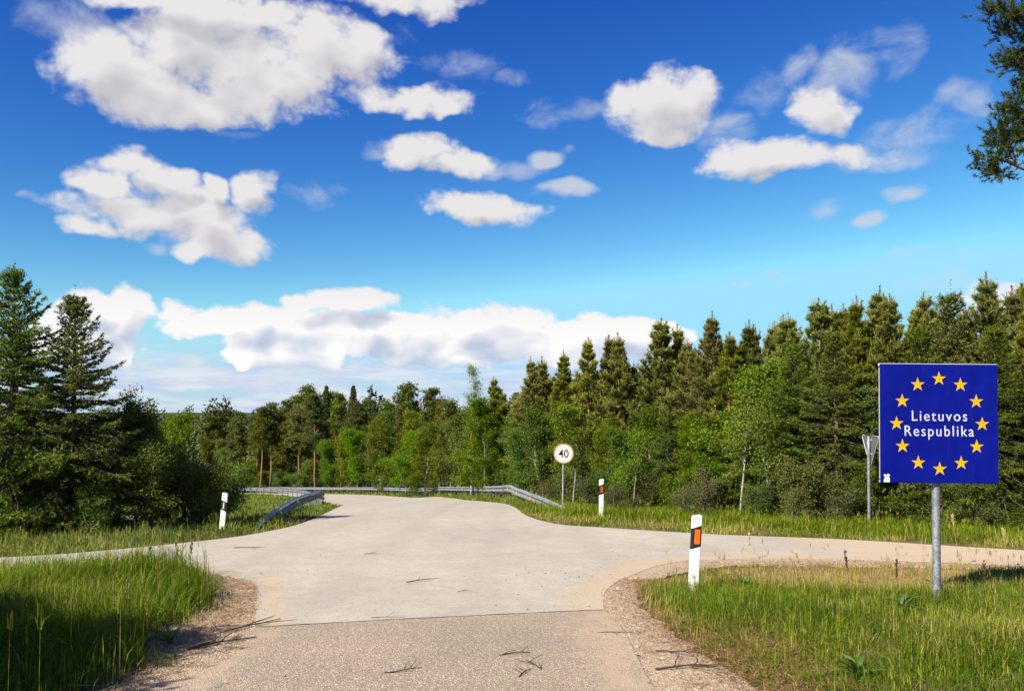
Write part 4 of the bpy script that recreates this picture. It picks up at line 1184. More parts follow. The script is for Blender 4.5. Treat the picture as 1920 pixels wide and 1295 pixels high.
# ================================================================ grass and ground cover
def blades(A, x, y, h, w, tone, rng, lean=0.7, z=None):
    n = len(x)
    z = G(x, y) - 0.01 if z is None else z
    a = rng.uniform(0, 6.28, n)
    flow = 2.6 * np.sin(x * 0.9 + 1.3 * np.sin(y * 0.7)) + 2.2 * np.sin(y * 1.1 + 0.7)
    a = np.where(rng.uniform(size=n) < 0.55, flow + rng.normal(0, 0.5, n), a)      # tufts lean together
    dx, dy = np.cos(a), np.sin(a)
    le = np.abs(rng.normal(0, lean, n)) * h
    b = a + rng.choice([-1, 1], n) * rng.uniform(0.9, 2.2, n)      # blade faces a way of its own
    sx, sy = np.cos(b) * w / 2, np.sin(b) * w / 2
    B = np.stack([x, y, z], -1)
    m1 = B + np.stack([dx * le * 0.28, dy * le * 0.28, h * 0.55], -1)
    tp = B + np.stack([dx * le, dy * le, h * np.clip(1 - 0.25 * (le / h), 0.5, 1)], -1)
    S = np.stack([sx, sy, np.zeros(n)], -1)
    V = np.stack([B - S, B + S, m1 + S * 0.8, m1 - S * 0.8, tp], 1).reshape(-1, 3)
    k = np.arange(n)[:, None] * 5
    A.T4.append((k + np.array([[0, 1, 2, 3]]) + A.n).astype(np.int32))
    A.add(V, k + np.array([[3, 2, 4]]), np.repeat(np.clip(tone, 0, 1), 5))

def nz(x, y, s, ph=0.0):
    return (np.sin(x * s + ph) * np.cos(y * s * 1.13 - ph) + np.sin((x + y) * s * 0.63 + 2 * ph) + np.sin((x - 1.7 * y) * s * 1.61 + ph * 3) * 0.6) / 2.6

def meadow(name, label, poly, dens, hmean, wmean, seed, dry=0.0, short_edge=0.35, dryfun=None, tone0=0.42, stalk=0.03, thin=1e9):
    rng = np.random.default_rng(seed)
    poly = np.array(poly, float)
    lo, hi = poly.min(0), poly.max(0)
    area = (hi - lo).prod()
    n = int(area * dens)
    # grow in tufts
    nt = max(1, n // 9)
    tx = rng.uniform(lo[0], hi[0], nt); ty = rng.uniform(lo[1], hi[1], nt)
    k = rng.integers(0, nt, n)
    x = tx[k] + rng.normal(0, 0.05 + 0.004 * np.hypot(tx[k], ty[k]), n); y = ty[k] + rng.normal(0, 0.05 + 0.004 * np.hypot(tx[k], ty[k]), n)
    tj = rng.normal(0, 0.07, nt)[k]; hj = rng.uniform(0.7, 1.3, nt)[k]
    ok = inside(poly, x, y)
    x, y, tj, hj = x[ok], y[ok], tj[ok], hj[ok]
    ok = ~on_road(x, y) & (rng.uniform(size=len(x)) < (thin / np.maximum(np.hypot(x, y), thin)) ** 1.6)
    x, y, tj, hj = x[ok], y[ok], tj[ok], hj[ok]
    dr = np.minimum(edge_dist(PALE, x, y), edge_dist(OLD, x, y))
    g = on_gravel(x, y)
    gd = np.minimum(edge_dist(GRAV_L, x, y), edge_dist(GRAV_R, x, y))
    patch = nz(x, y, 4.3, 1.7) + 0.8 * nz(x, y, 9.1, 0.4)
    keep = (rng.uniform(size=len(x)) < np.clip(dr / 0.10, 0.05, 1)) & ~(g & (rng.uniform(size=len(x)) < np.where(dr > gd * 1.2, np.clip(0.55 + 1.6 * gd - 0.30 * patch, 0.3, 0.985), 0.985)))
    keep &= g | (rng.uniform(size=len(x)) < np.clip(0.35 + gd * 2.2 + 0.4 * patch, 0.2, 1))
    d = np.zeros(len(x)) + dry
    if dryfun is not None:
        d = np.clip(d + dryfun(x, y), 0, 1)
    keep &= rng.uniform(size=len(x)) < (1 - 0.35 * d)
    x, y, tj, hj, dr, g, d = (v[keep] for v in (x, y, tj, hj, dr, g, d))
    e = np.clip(dr / short_edge, 0, 1)
    h = hmean * hj * (0.35 + 0.65 * e) * (1 + 0.42 * nz(x, y, 1.3, seed) + 0.25 * nz(x, y, 3.7, seed + 5.0)) * rng.uniform(0.45, 1.35, len(x)) * np.where(g, 0.4, 1) * (1 - 0.45 * d)
    tone = tone0 + tj + 0.14 * nz(x, y, 0.9, seed + 1.0) + 0.08 * nz(x, y, 3.1, seed + 2.0) + rng.normal(0, 0.07, len(x))
    isdry = rng.uniform(size=len(x)) < (0.025 + 0.8 * d)
    tone = np.where(isdry, rng.uniform(0.76, 1.0, len(x)), tone)
    w = wmean * rng.uniform(0.6, 1.3, len(x)) * (1 - 0.3 * isdry) * np.maximum(1, np.hypot(x, y) / thin) ** 1.2
    A = Acc()
    blades(A, x, y, np.clip(h, 0.03, None), w, tone, rng)
    # matted dead blades lying between the green ones
    nm = int(len(x) * 0.06)
    q = rng.choice(len(x), nm, replace=False)
    blades(A, x[q] + rng.normal(0, 0.03, nm), y[q] + rng.normal(0, 0.03, nm), np.clip(h[q] * 0.55, 0.03, 0.2), wmean * 0.8, rng.uniform(0.78, 1.0, nm), rng, 1.7)
    # flowering stalks with seed heads
    ns = int(len(x) * stalk)
    if ns:
        q = rng.choice(len(x), ns, replace=False)
        q = q[(dr[q] > 0.25)]
        hs = hmean * rng.uniform(1.5, 2.4, len(q))
        blades(A, x[q], y[q], hs, wmean * 0.5, rng.uniform(0.58, 0.9, len(q)), rng, 0.12)
        zz = G(x[q], y[q])
        for _ in range(6):
            blades(A, x[q] + rng.normal(0, 0.012, len(q)), y[q] + rng.normal(0, 0.012, len(q)), hs * rng.uniform(0.14, 0.2, len(q)), wmean * 0.7, rng.uniform(0.55, 0.85, len(q)), rng, 0.5, z=zz + hs * rng.uniform(0.78, 0.95, len(q)))
    o = obj(name, A.mesh(name, MAT['grass']))
    tag(o, label, 'grass', kind='stuff')
    return o

meadow('grass', 'lush tall grass in the lower left corner beside the gravel', [(-8.5, 4.2), (-2.3, 4.2), (-2.4, 9.0), (-3.0, 10.4), (-4.3, 11.4), (-8.5, 11.2)], 1900, 0.30, 0.0075, 11, 0.03, 0.45,
       lambda x, y: 0.22 * (nz(x, y, 1.5, 2.2) > 0.5) + 0.5 * np.clip((y - 10.1) / 0.8, 0, 1) * np.clip((x + 4.3) / 0.6, 0, 1), 0.36, 0.006)
dry_r = lambda x, y: np.clip(1.3 * np.exp(-(((x - 3.9 - 0.35 * (y - 9)) / 1.9) ** 2) - ((y - 10.4) / 0.95) ** 2), 0, 0.95) + 0.75 * np.exp(-((x - 5.3) / 1.8) ** 2 - ((y - 6.9) / 0.9) ** 2) + 0.40 * (nz(x, y, 1.9, 3.3) > 0.55) + 0.45 * np.clip((y - 10.4) / 0.8, 0, 1) + 0.5 * np.clip((1.75 - x) / 0.3, 0, 1)
meadow('grass', 'green and straw coloured grass around the blue sign\'s post', [(1.15, 4.2), (9.5, 4.2), (11.5, 8.8), (7.4, 11.6), (4.5, 12.3), (2.4, 11.8), (1.3, 9.6)], 1700, 0.17, 0.0070, 12, 0.06, 0.35, dry_r, 0.37, 0.004)
meadow('grass', 'grass strip between the right lane and the forest', [(-0.2, 34), (0.1, 21), (0.9, 17.6), (4, 15.4), (8, 13.2), (16, 9.2), (18, 14), (11, 19), (7, 23), (3, 28), (0.6, 35)], 340, 0.18, 0.0145, 13, 0.12, 0.5,
       lambda x, y: 0.5 * (nz(x, y, 0.9, 1.2) > 0.35), 0.47, 0.008)
meadow('grass', 'grass under the left spruces beside the left lane', [(-17, 11.7), (-9, 11.9), (-6.4, 13), (-5.0, 16), (-6.2, 17.5), (-7.5, 19), (-17, 19)], 420, 0.20, 0.013, 14, 0.08, 0.5, None, 0.42, 0.005)
meadow('grass', 'bright grass slope around the left guardrail', [(-5.0, 15.6), (-4.6, 18), (-4.8, 22), (-6.2, 31.4), (-8.8, 42), (-13.5, 57), (-20.5, 72), (-30, 86), (-42, 80), (-22, 45), (-11, 24), (-7.2, 18.5), (-6.3, 16.4)], 330, 0.17, 0.016, 15, 0.02, 0.5, None, 0.52, 0.003, 20.0)
meadow('grass', 'narrow grass verge under the right guardrail', [(0.2, 26), (-0.6, 33), (-2.2, 42), (-5.6, 58), (-14.6, 79), (-23.6, 93), (-36, 104), (-36, 108), (-20, 97), (-11, 80), (-2.5, 58), (0.4, 44), (1.6, 34), (1.6, 27)], 220, 0.28, 0.020, 16, 0.05, 0.6, None, 0.50, 0.005, 26.0)
meadow('undergrowth', 'low undergrowth on the shaded floor of the right forest', [(0.8, 34), (3, 27.5), (7, 22.5), (11, 18.5), (16, 15), (17, 21), (10, 27), (5, 34), (2, 44)], 110, 0.38, 0.022, 17, 0.25, 0.5, None, 0.30, 0.03)

# loose stones on the shoulders
def stones():
    rng = np.random.default_rng(21)
    o8 = np.array([(1, 0, 0), (0, 1, 0), (-1, 0, 0), (0, -1, 0), (0, 0, 1), (0, 0, -1)], float)
    f8 = np.array([(0, 1, 4), (1, 2, 4), (2, 3, 4), (3, 0, 4), (1, 0, 5), (2, 1, 5), (3, 2, 5), (0, 3, 5)])
    xs_, ys_ = [], []
    for poly, n in ((GRAV_L, 4500), (GRAV_R, 7000)):
        lo, hi = poly.min(0), np.minimum(poly.max(0), [8, 13])
        x = rng.uniform(lo[0], hi[0], n * 2); y = rng.uniform(max(lo[1], 4.8), hi[1], n * 2)
        k = inside(poly, x, y)
        d = edge_dist(poly, x, y)
        k |= (d < np.abs(rng.normal(0, 0.035, len(x))))
        rd = on_road(x, y)
        k &= ~rd | (np.minimum(edge_dist(PALE, x, y), edge_dist(OLD, x, y)) < np.abs(rng.normal(0, 0.03, len(x))))
        xs_.append(x[k]); ys_.append(y[k])
    # a few strays on the asphalt
    xs_.append(rng.normal(1.0, 0.5, 260)); ys_.append(rng.uniform(7, 11.5, 260))
    xs_.append(rng.uniform(-3, 3, 160)); ys_.append(rng.uniform(5, 14, 160))
    x = np.concatenate(xs_); y = np.concatenate(ys_)
    n = len(x)
    s = rng.gamma(1.6, 0.0028, n) + 0.0025
    z = H(x, y) + np.where(on_road(x, y), 0.020, 0.006) + s * 0.25
    a = rng.uniform(0, 6.28, n)
    V = o8[None] * (s[:, None, None] * rng.uniform(0.6, 1.3, (n, 6, 1))) * np.array([1, 1, 0.6])
    c, q = np.cos(a)[:, None], np.sin(a)[:, None]
    W = np.stack([V[..., 0] * c - V[..., 1] * q, V[..., 0] * q + V[..., 1] * c, V[..., 2]], -1) + np.stack([x, y, z], -1)[:, None]
    A = Acc()
    A.add(W.reshape(-1, 3), (f8[None] + np.arange(n)[:, None, None] * 6).reshape(-1, 3), np.repeat(rng.uniform(0, 1, n), 6))
    m, N = new_mat('stone')
    t = N.n('ShaderNodeAttribute', attribute_name='tone').outputs['Fac']
    c = ramp(N, t, [(0.0, (0.14, 0.10, 0.068)), (0.7, (0.30, 0.23, 0.16)), (1.0, (0.50, 0.42, 0.33))])
    finish(N, principled(N, c, 0.85, 0.25))
    tag(obj('gravel', A.mesh('gravel', m)), 'loose pale gravel on the road shoulders', 'gravel', kind='stuff')
stones()

# dry needles and bits of straw lying on the shoulders
def litter():
    rng = np.random.default_rng(22)
    n = 17000
    x = np.concatenate([rng.normal(1.75, 0.33, n), rng.normal(-2.8, 0.25, n // 4), rng.normal(-3.4, 0.5, n // 6), rng.uniform(2.5, 7, n // 3)])
    y = np.concatenate([rng.uniform(4.8, 10.2, n), rng.uniform(5.2, 9.6, n // 4), rng.uniform(9.4, 10.9, n // 6), rng.uniform(9.4, 11.8, n // 3)])
    x[:n] += -0.10 * (y[:n] - 7.5) * (y[:n] < 7.5) + 0.05 * np.abs(y[:n] - 7.5)
    k = ~on_road(x, y) | (rng.uniform(size=len(x)) < 0.04)
    x, y = x[k], y[k]; n = len(x)
    a = rng.uniform(0, 6.28, n); L = rng.uniform(0.03, 0.10, n) ; w = rng.uniform(0.0014, 0.0034, n)
    z = H(x, y) + np.where(on_road(x, y), 0.022, 0.012) + rng.uniform(0, 0.012, n)
    d = np.stack([np.cos(a), np.sin(a), rng.normal(0, 0.10, n)], -1); s = np.stack([-np.sin(a), np.cos(a), np.zeros(n)], -1)
    B = np.stack([x, y, z], -1)
    V = np.stack([B - s * w[:, None], B + s * w[:, None], B + d * L[:, None] + s * w[:, None] * 0.5, B + d * L[:, None] - s * w[:, None] * 0.5], 1).reshape(-1, 3)
    A = Acc()
    A.add(V, np.arange(n * 4).reshape(-1, 4), np.repeat(rng.uniform(0, 1, n), 4))
    m, N = new_mat('litter')
    t = N.n('ShaderNodeAttribute', attribute_name='tone').outputs['Fac']
    finish(N, principled(N, ramp(N, t, [(0.0, (0.085, 0.038, 0.018)), (0.6, (0.22, 0.105, 0.045)), (1.0, (0.42, 0.28, 0.14))]), 0.9, 0.1))
    tag(obj('needle_litter', A.mesh('needle_litter', m)), 'reddish brown dry needles and straw strewn over the shoulders', 'litter', kind='stuff')
litter()

# ================================================================ signs, posts, rails
def simple(name, col, rough=0.5, spec=0.4, metal=0.0):
    return plain_mat(name, col, rough, spec, metal)

def galvanised(name, base=(0.30, 0.32, 0.33)):
    m, N = new_mat(name)
    p = objpos(N)
    v = N.n('ShaderNodeTexVoronoi', ins={'Vector': p, 'Scale': 42.0})
    vc = N.n('ShaderNodeSeparateColor', ins={0: v.outputs['Color']}).outputs[0]
    n1 = N.noise(p, 6.0, 6.0, 0.7)
    n2 = N.noise(p, 55.0, 3.0, 0.6)
    f = N.m('ADD', N.m('MULTIPLY', vc, 0.45), N.m('MULTIPLY', n1, 0.75))
    c = ramp(N, f, [(0.25, tuple(b * 0.62 for b in base)), (0.6, base), (0.85, tuple(min(1, b * 1.45) for b in base))])
    c = N.mix(N.ss(n2, 0.66, 0.72), c, (0.62, 0.63, 0.62, 1))       # pale zinc spots
    finish(N, principled(N, c, N.lin(n1, 0.3, 0.7, 0.42, 0.65), 0.5, 0.55, bump(N, n2, 0.12, 0.003)))
    return m

def sheeting(name, col, rough=0.38, fade=0.25):
    """faded reflective foil"""
    m, N = new_mat(name)
    p = objpos(N)
    n1 = N.noise(p, 3.5, 6.0, 0.65)
    n2 = N.noise(p, 40.0, 3.0, 0.6)
    c = N.mix(1.0, (*col, 1), ramp(N, n1, [(0.3, (1 - fade,) * 3), (0.75, (1 + fade * 0.5,) * 3)]), 'MULTIPLY')
    z = N.vm('MULTIPLY', p, (1, 1, 0.12))
    streak = N.ss(N.noise(z, 16.0, 4.0, 0.6), 0.62, 0.80)
    c = N.mix(N.m('MULTIPLY', streak, 0.02), c, (0.30, 0.30, 0.28, 1))
    finish(N, principled(N, c, N.lin(n1, 0.3, 0.7, rough - 0.05, rough + 0.15), 0.15, 0, bump(N, n2, 0.03, 0.002)))
    return m

MAT['zinc'] = galvanised('zinc', (0.19, 0.21, 0.23))
MAT['post_steel_shaded'] = simple('post_steel_shaded', (0.085, 0.08, 0.075), 0.7, 0.3, 0.2)  # right rail posts: shade behind the beam put into a darker colour
MAT['sign_back'] = simple('sign_back', (0.10, 0.105, 0.11), 0.6, 0.3, 0.2)
MAT['rail_zinc'] = galvanised('rail_zinc', (0.235, 0.25, 0.27))
MAT['sign_blue'] = sheeting('sign_blue', (0.0012, 0.0045, 0.16))
MAT['sign_yellow'] = sheeting('sign_yellow', (0.50, 0.30, 0.006))
MAT['sign_white'] = sheeting('sign_white', (0.45, 0.47, 0.49))
MAT['sign_ivory'] = sheeting('sign_ivory', (0.60, 0.53, 0.50))
MAT['sign_pink'] = sheeting('sign_pink', (0.46, 0.22, 0.17))
MAT['sign_black'] = sheeting('sign_black', (0.012, 0.012, 0.014))
MAT['alu'] = simple('alu', (0.36, 0.37, 0.39), 0.5, 0.5, 0.3)
MAT['edge_white'] = simple('edge_white', (0.42, 0.43, 0.45), 0.5)
MAT['orange'] = sheeting('orange', (0.62, 0.105, 0.010), 0.3)
MAT['red_orange'] = sheeting('red_orange', (0.42, 0.050, 0.012), 0.3)
MAT['amber'] = sheeting('amber', (0.60, 0.25, 0.02), 0.3)
MAT['band_black'] = simple('band_black', (0.010, 0.010, 0.012), 0.5)
def post_white():
    m, N = new_mat('post_white')
    p = objpos(N)
    z = N.n('ShaderNodeSeparateXYZ', ins={0: p}).outputs[2]
    n1 = N.noise(p, 9.0, 6.0, 0.65)
    n2 = N.noise(N.vm('MULTIPLY', p, (1, 1, 0.3)), 30.0, 4.0, 0.7)
    c = ramp(N, n1, [(0.3, (0.60, 0.60, 0.58)), (0.7, (0.72, 0.72, 0.70))])
    alg = N.m('MULTIPLY', N.ss(n2, 0.42, 0.64), N.ss(z, 0.72, 0.10))
    c = N.mix(N.m('MULTIPLY', alg, 0.75), c, (0.22, 0.27, 0.10, 1))      # algae towards the ground
    spl = N.m('MULTIPLY', N.ss(N.noise(p, 60.0, 2.0, 0.5), 0.60, 0.66), N.ss(z, 0.22, 0.05))
    c = N.mix(spl, c, (0.10, 0.09, 0.05, 1))
    finish(N, principled(N, c, 0.5, 0.35))
    return m
MAT['post_white'] = post_white()

def bevel_box(name, sx, sy, sz, r, mat, parent, loc, segs=2):
    import bmesh
    bm = bmesh.new()
    bmesh.ops.create_cube(bm, size=1.0)
    bmesh.ops.scale(bm, vec=(sx, sy, sz), verts=bm.verts)
    bmesh.ops.bevel(bm, geom=list(bm.edges), offset=r, segments=segs, profile=0.5, affect='EDGES')
    me = bpy.data.meshes.new(name)
    bm.to_mesh(me); bm.free()
    me.materials.append(mat)
    return obj(name, me, parent, loc)

def extrude_outline(name, pts, depth, mat, parent, loc):
    """flat outline in x-z, thickness along y (front at -y)"""
    import bmesh
    bm = bmesh.new()
    vs = [bm.verts.new((x, 0, z)) for x, z in pts]
    f = bm.faces.new(vs)
    f.normal_update()
    if f.normal.y > 0:
        f.normal_flip()
    r = bmesh.ops.extrude_face_region(bm, geom=[f])
    bmesh.ops.translate(bm, vec=(0, depth, 0), verts=[v for v in r['geom'] if isinstance(v, bmesh.types.BMVert)])
    bmesh.ops.recalc_face_normals(bm, faces=bm.faces)
    bmesh.ops.triangulate(bm, faces=bm.faces)
    me = bpy.data.meshes.new(name)
    bm.to_mesh(me); bm.free()
    me.materials.append(mat)
    return obj(name, me, parent, loc)

def lettering(name, text, width, height, mat, parent, loc, bold=0.0, spacing=1.0, cap=None, thick=0.002):
    """raised characters; scaled so that the line is WIDTH wide and its tallest letter HEIGHT high above the baseline"""
    cu = bpy.data.curves.new(name, 'FONT')
    cu.body = text
    cu.size = 1.0
    cu.space_character = spacing
    cu.offset = bold
    cu.extrude = 0.01
    cu.resolution_u = 6
    tmp = bpy.data.objects.new('tmp', cu)
    COL.objects.link(tmp)
    bpy.context.view_layer.update()
    me = bpy.data.meshes.new_from_object(tmp.evaluated_get(bpy.context.evaluated_depsgraph_get()))
    bpy.data.objects.remove(tmp)
    bpy.data.curves.remove(cu)
    co = np.empty(len(me.vertices) * 3, dtype=np.float32)
    me.vertices.foreach_get('co', co)
    co = co.reshape(-1, 3)
    x0, x1 = co[:, 0].min(), co[:, 0].max()
    top = co[:, 1].max()
    out = np.empty_like(co)
    out[:, 0] = (co[:, 0] - (x0 + x1) / 2) / (x1 - x0) * width
    out[:, 2] = co[:, 1] / top * height
    out[:, 1] = -co[:, 2] / 0.01 * thick
    me.vertices.foreach_set('co', out.ravel())
    me.update()
    me.name = name
    me.materials.clear()
    me.materials.append(mat)
    return obj(name, me, parent, loc)

def ground_at(x, y):
    return float(G(x, y))

def disc(A, r, y0, y1, n=48, r0=0.0):
    a = np.arange(n) * 2 * math.pi / n
    c, s = np.cos(a), np.sin(a)
    if r0 == 0:
        V = np.vstack([np.column_stack([r * c, np.full(n, y0), r * s]), np.column_stack([r * c, np.full(n, y1), r * s]), [[0, y0, 0], [0, y1, 0]]])
        k = np.arange(n); j = (k + 1) % n
        A.add(V, np.vstack([np.column_stack([np.full(n, 2 * n), k, j]), np.column_stack([np.full(n, 2 * n + 1), n + j, n + k])]))
        A.T4.append((np.column_stack([k, n + k, n + j, j]) + A.n - len(V)).astype(np.int32))
    else:
        R = [(r0, y0), (r, y0), (r, y1), (r0, y1)]
        V = np.vstack([np.column_stack([q * c, np.full(n, yy), q * s]) for q, yy in R])
        k = np.arange(n); j = (k + 1) % n
        F = np.vstack([np.column_stack([b * n + k, b * n + j, ((b + 1) % 4) * n + j, ((b + 1) % 4) * n + k]) for b in range(4)])
        A.add(V, F)

# ---------------------------------------------------------------- the blue border sign
def border_sign():
    x, y = 4.612, 8.80
    gz = ground_at(x, y)
    o = empty('border_sign', (x, y, gz), rot=(0, rad(0.5), rad(-1.0)))
    tag(o, 'square blue border sign with yellow stars on a grey metal post', 'sign')
    cz = 1.475 - gz
    W, Hh = 1.262, 1.285
    g = 0.004
    half = Hh / 2 - g / 2
    yf = -0.075
    for k, s in enumerate((1, -1)):
        bevel_box('panel', W, 0.022, half, 0.004, MAT['sign_blue'], o, (0, yf + 0.0012 * k, cz + s * (half / 2 + g / 2)))
    # folded rim behind the panels, seen as a pale edge
    bevel_box('edge_rail', W + 0.010, 0.020, 0.030, 0.003, MAT['edge_white'], o, (0, yf + 0.0225, cz + Hh / 2 - 0.008))
    bevel_box('edge_rail', W + 0.006, 0.020, 0.030, 0.003, MAT['alu'], o, (0, yf + 0.0225, cz - Hh / 2 + 0.014))
    bevel_box('seam_strip', W - 0.01, 0.012, 0.05, 0.002, MAT['alu'], o, (0, yf + 0.0185, cz))
    for s in (-1, 1):
        bevel_box('edge_rail', 0.030, 0.019, Hh - 0.08, 0.003, MAT['alu'], o, (s * (W / 2 - 0.014), yf + 0.0225, cz))
    fy = yf - 0.0125
    for k in range(12):
        a = k * math.pi / 6
        sx, sz = 0.459 * math.sin(a), 0.488 * math.cos(a)
        pts = []
        for q in range(10):
            r = 0.079 if q % 2 == 0 else 0.079 * 0.385
            b = math.pi / 2 + q * math.pi / 5
            pts.append((r * math.cos(b), r * math.sin(b)))
        extrude_outline('star', pts, 0.0025, MAT['sign_yellow'], o, (sx, fy - 0.0018, cz + sz - 0.003))
    lettering('lettering', 'Lietuvos', 0.592, 0.110, MAT['sign_white'], o, (0.002, fy, cz + 0.028), 0.0, 1.22)
    lettering('lettering', 'Respublika', 0.742, 0.112, MAT['sign_white'], o, (-0.002, fy, cz - 0.136), 0.0, 1.22)
    for rx in (-0.56, -0.19, 0.19, 0.56):
        for rz_ in (-0.60, 0.60, 0.045, -0.045):
            A = Acc(); disc(A, 0.0065, -0.0016, 0.0, 12)
            obj('rivet', A.mesh('rivet', MAT['sign_blue']), o, (rx, fy + 0.0012, cz + rz_))
    # torn remains of a sticker
    rng = np.random.default_rng(4)
    pts = [(-0.035, -0.045), (0.03, -0.048), (0.034, -0.01), (0.024, 0.012), (0.036, 0.034), (0.012, 0.046), (-0.004, 0.030), (-0.020, 0.044), (-0.036, 0.030), (-0.020, 0.006), (-0.030, -0.016)]
    extrude_outline('torn_sticker', pts, 0.0018, MAT['sign_white'], o, (-W / 2 + 0.062, fy - 0.0012, cz - Hh / 2 + 0.052))
    # post and clamps
    A = Acc()
    zz = np.linspace(-0.4, cz + 0.35, 12)
    A.tube(np.column_stack([np.zeros(12), np.zeros(12), zz]), np.full(12, 0.042), 28)
    obj('post', A.mesh('post', MAT['zinc'], True), o)
    for dz in (-0.42, 0.30):
        bevel_box('clamp', 0.20, 0.020, 0.05, 0.004, MAT['alu'], o, (0, yf + 0.0225 + 0.006, cz + dz))
        A = Acc()
        th = np.linspace(-0.15, math.pi + 0.15, 16)
        A.tube(np.column_stack([0.047 * np.cos(th), 0.047 * np.sin(th), np.full(16, cz + dz)]), np.full(16, 0.008), 6)
        obj('clamp_band', A.mesh('clamp_band', MAT['alu'], True), o)
border_sign()

# ---------------------------------------------------------------- speed limit sign
def speed_sign():
    x, y = 1.57, 24.95
    gz = ground_at(x, y)
    o = empty('speed_limit_sign', (x, y, gz), rot=(0, rad(0.8), rad(4)))
    tag(o, 'round white 40 sign with faded red rim on a thin pole', 'sign')
    cz = 0.318 - gz
    A = Acc(); disc(A, 0.305, -0.052, -0.040); obj('disc', A.mesh('disc', MAT['sign_ivory']), o, (0, 0, cz))
    A = Acc(); disc(A, 0.303, -0.056, -0.0525, 48, 0.272); obj('rim', A.mesh('rim', MAT['sign_pink']), o, (0, 0, cz))
    A = Acc(); disc(A, 0.309, -0.054, -0.030, 48, 0.3055); obj('edge', A.mesh('edge', MAT['alu']), o, (0, 0, cz))
    lettering('numerals', '40', 0.315, 0.245, MAT['sign_black'], o, (-0.004, -0.053, cz - 0.122), 0.006, 1.0)
    A = Acc()
    zz = np.linspace(-0.4, cz + 0.22, 8)
    A.tube(np.column_stack([np.zeros(8), np.zeros(8), zz]), np.full(8, 0.031), 16)
    obj('pole', A.mesh('pole', MAT['rail_zinc'], True), o)
    for dz in (-0.14, 0.14):
        bevel_box('bracket', 0.12, 0.012, 0.035, 0.002, MAT['alu'], o, (0, -0.034, cz + dz))
speed_sign()

# ---------------------------------------------------------------- give-way sign, seen from behind
def give_way_sign():
    x, y = 8.22, 18.6
    gz = ground_at(x, y)
    o = empty('give_way_sign', (x, y, gz), rot=(0, rad(-1.0), rad(92)))      # its face looks along the right lane
    tag(o, 'grey back of a triangular sign on a pole before the forest', 'sign')
    top, bot, hw = 1.06 - gz, 0.33 - gz, 0.42
    def rounded(hw, top, bot, r=0.05):
        C3 = [(-hw, top), (hw, top), (0, bot)]
        out = []
        for k in range(3):
            p = np.array(C3[k]); a = np.array(C3[k - 1]); b = np.array(C3[(k + 1) % 3])
            u = (a - p) / np.linalg.norm(a - p); v = (b - p) / np.linalg.norm(b - p)
            for t in (0, 0.33, 0.67, 1):
                q0 = p + u * r * 1.6; q1 = p + v * r * 1.6
                m = (1 - t) ** 2 * q0 + 2 * t * (1 - t) * p + t * t * q1
                out.append(tuple(m))
        return out
    # the empty's -y axis points along world +x: the face is on -y
    pl = extrude_outline('plate', rounded(hw, top, bot), 0.003, MAT['sign_back'], o, (0, -0.050, 0))
    ft = extrude_outline('face', rounded(hw - 0.004, top - 0.003, bot + 0.008), 0.001, MAT['sign_white'], o, (0, -0.0525, 0))
    bd = extrude_outline('border', rounded(hw - 0.006, top - 0.004, bot + 0.012), 0.0008, MAT['red_orange'], o, (0, -0.0545, 0))
    ins = extrude_outline('inner_field', rounded(hw - 0.10, top - 0.06, bot + 0.14, 0.03), 0.0008, MAT['sign_white'], o, (0, -0.0560, 0))
    pts = rounded(hw, top, bot)
    A = Acc()
    P = np.array([(a, -0.040, b) for a, b in pts + pts[:1]])
    A.tube(P, np.full(len(P), 0.009), 6, cap=False)
    obj('flange', A.mesh('flange', MAT['alu'], True), o)
    A = Acc()
    zz = np.linspace(-0.4, top - 0.02, 8)
    A.tube(np.column_stack([np.zeros(8), np.zeros(8), zz]), np.full(8, 0.036), 16)
    obj('pole', A.mesh('pole', MAT['zinc'], True), o)
    for z in (top - 0.10, top - 0.42):
        bevel_box('bracket', 0.16, 0.014, 0.035, 0.002, MAT['alu'], o, (0, -0.0415, z))
give_way_sign()

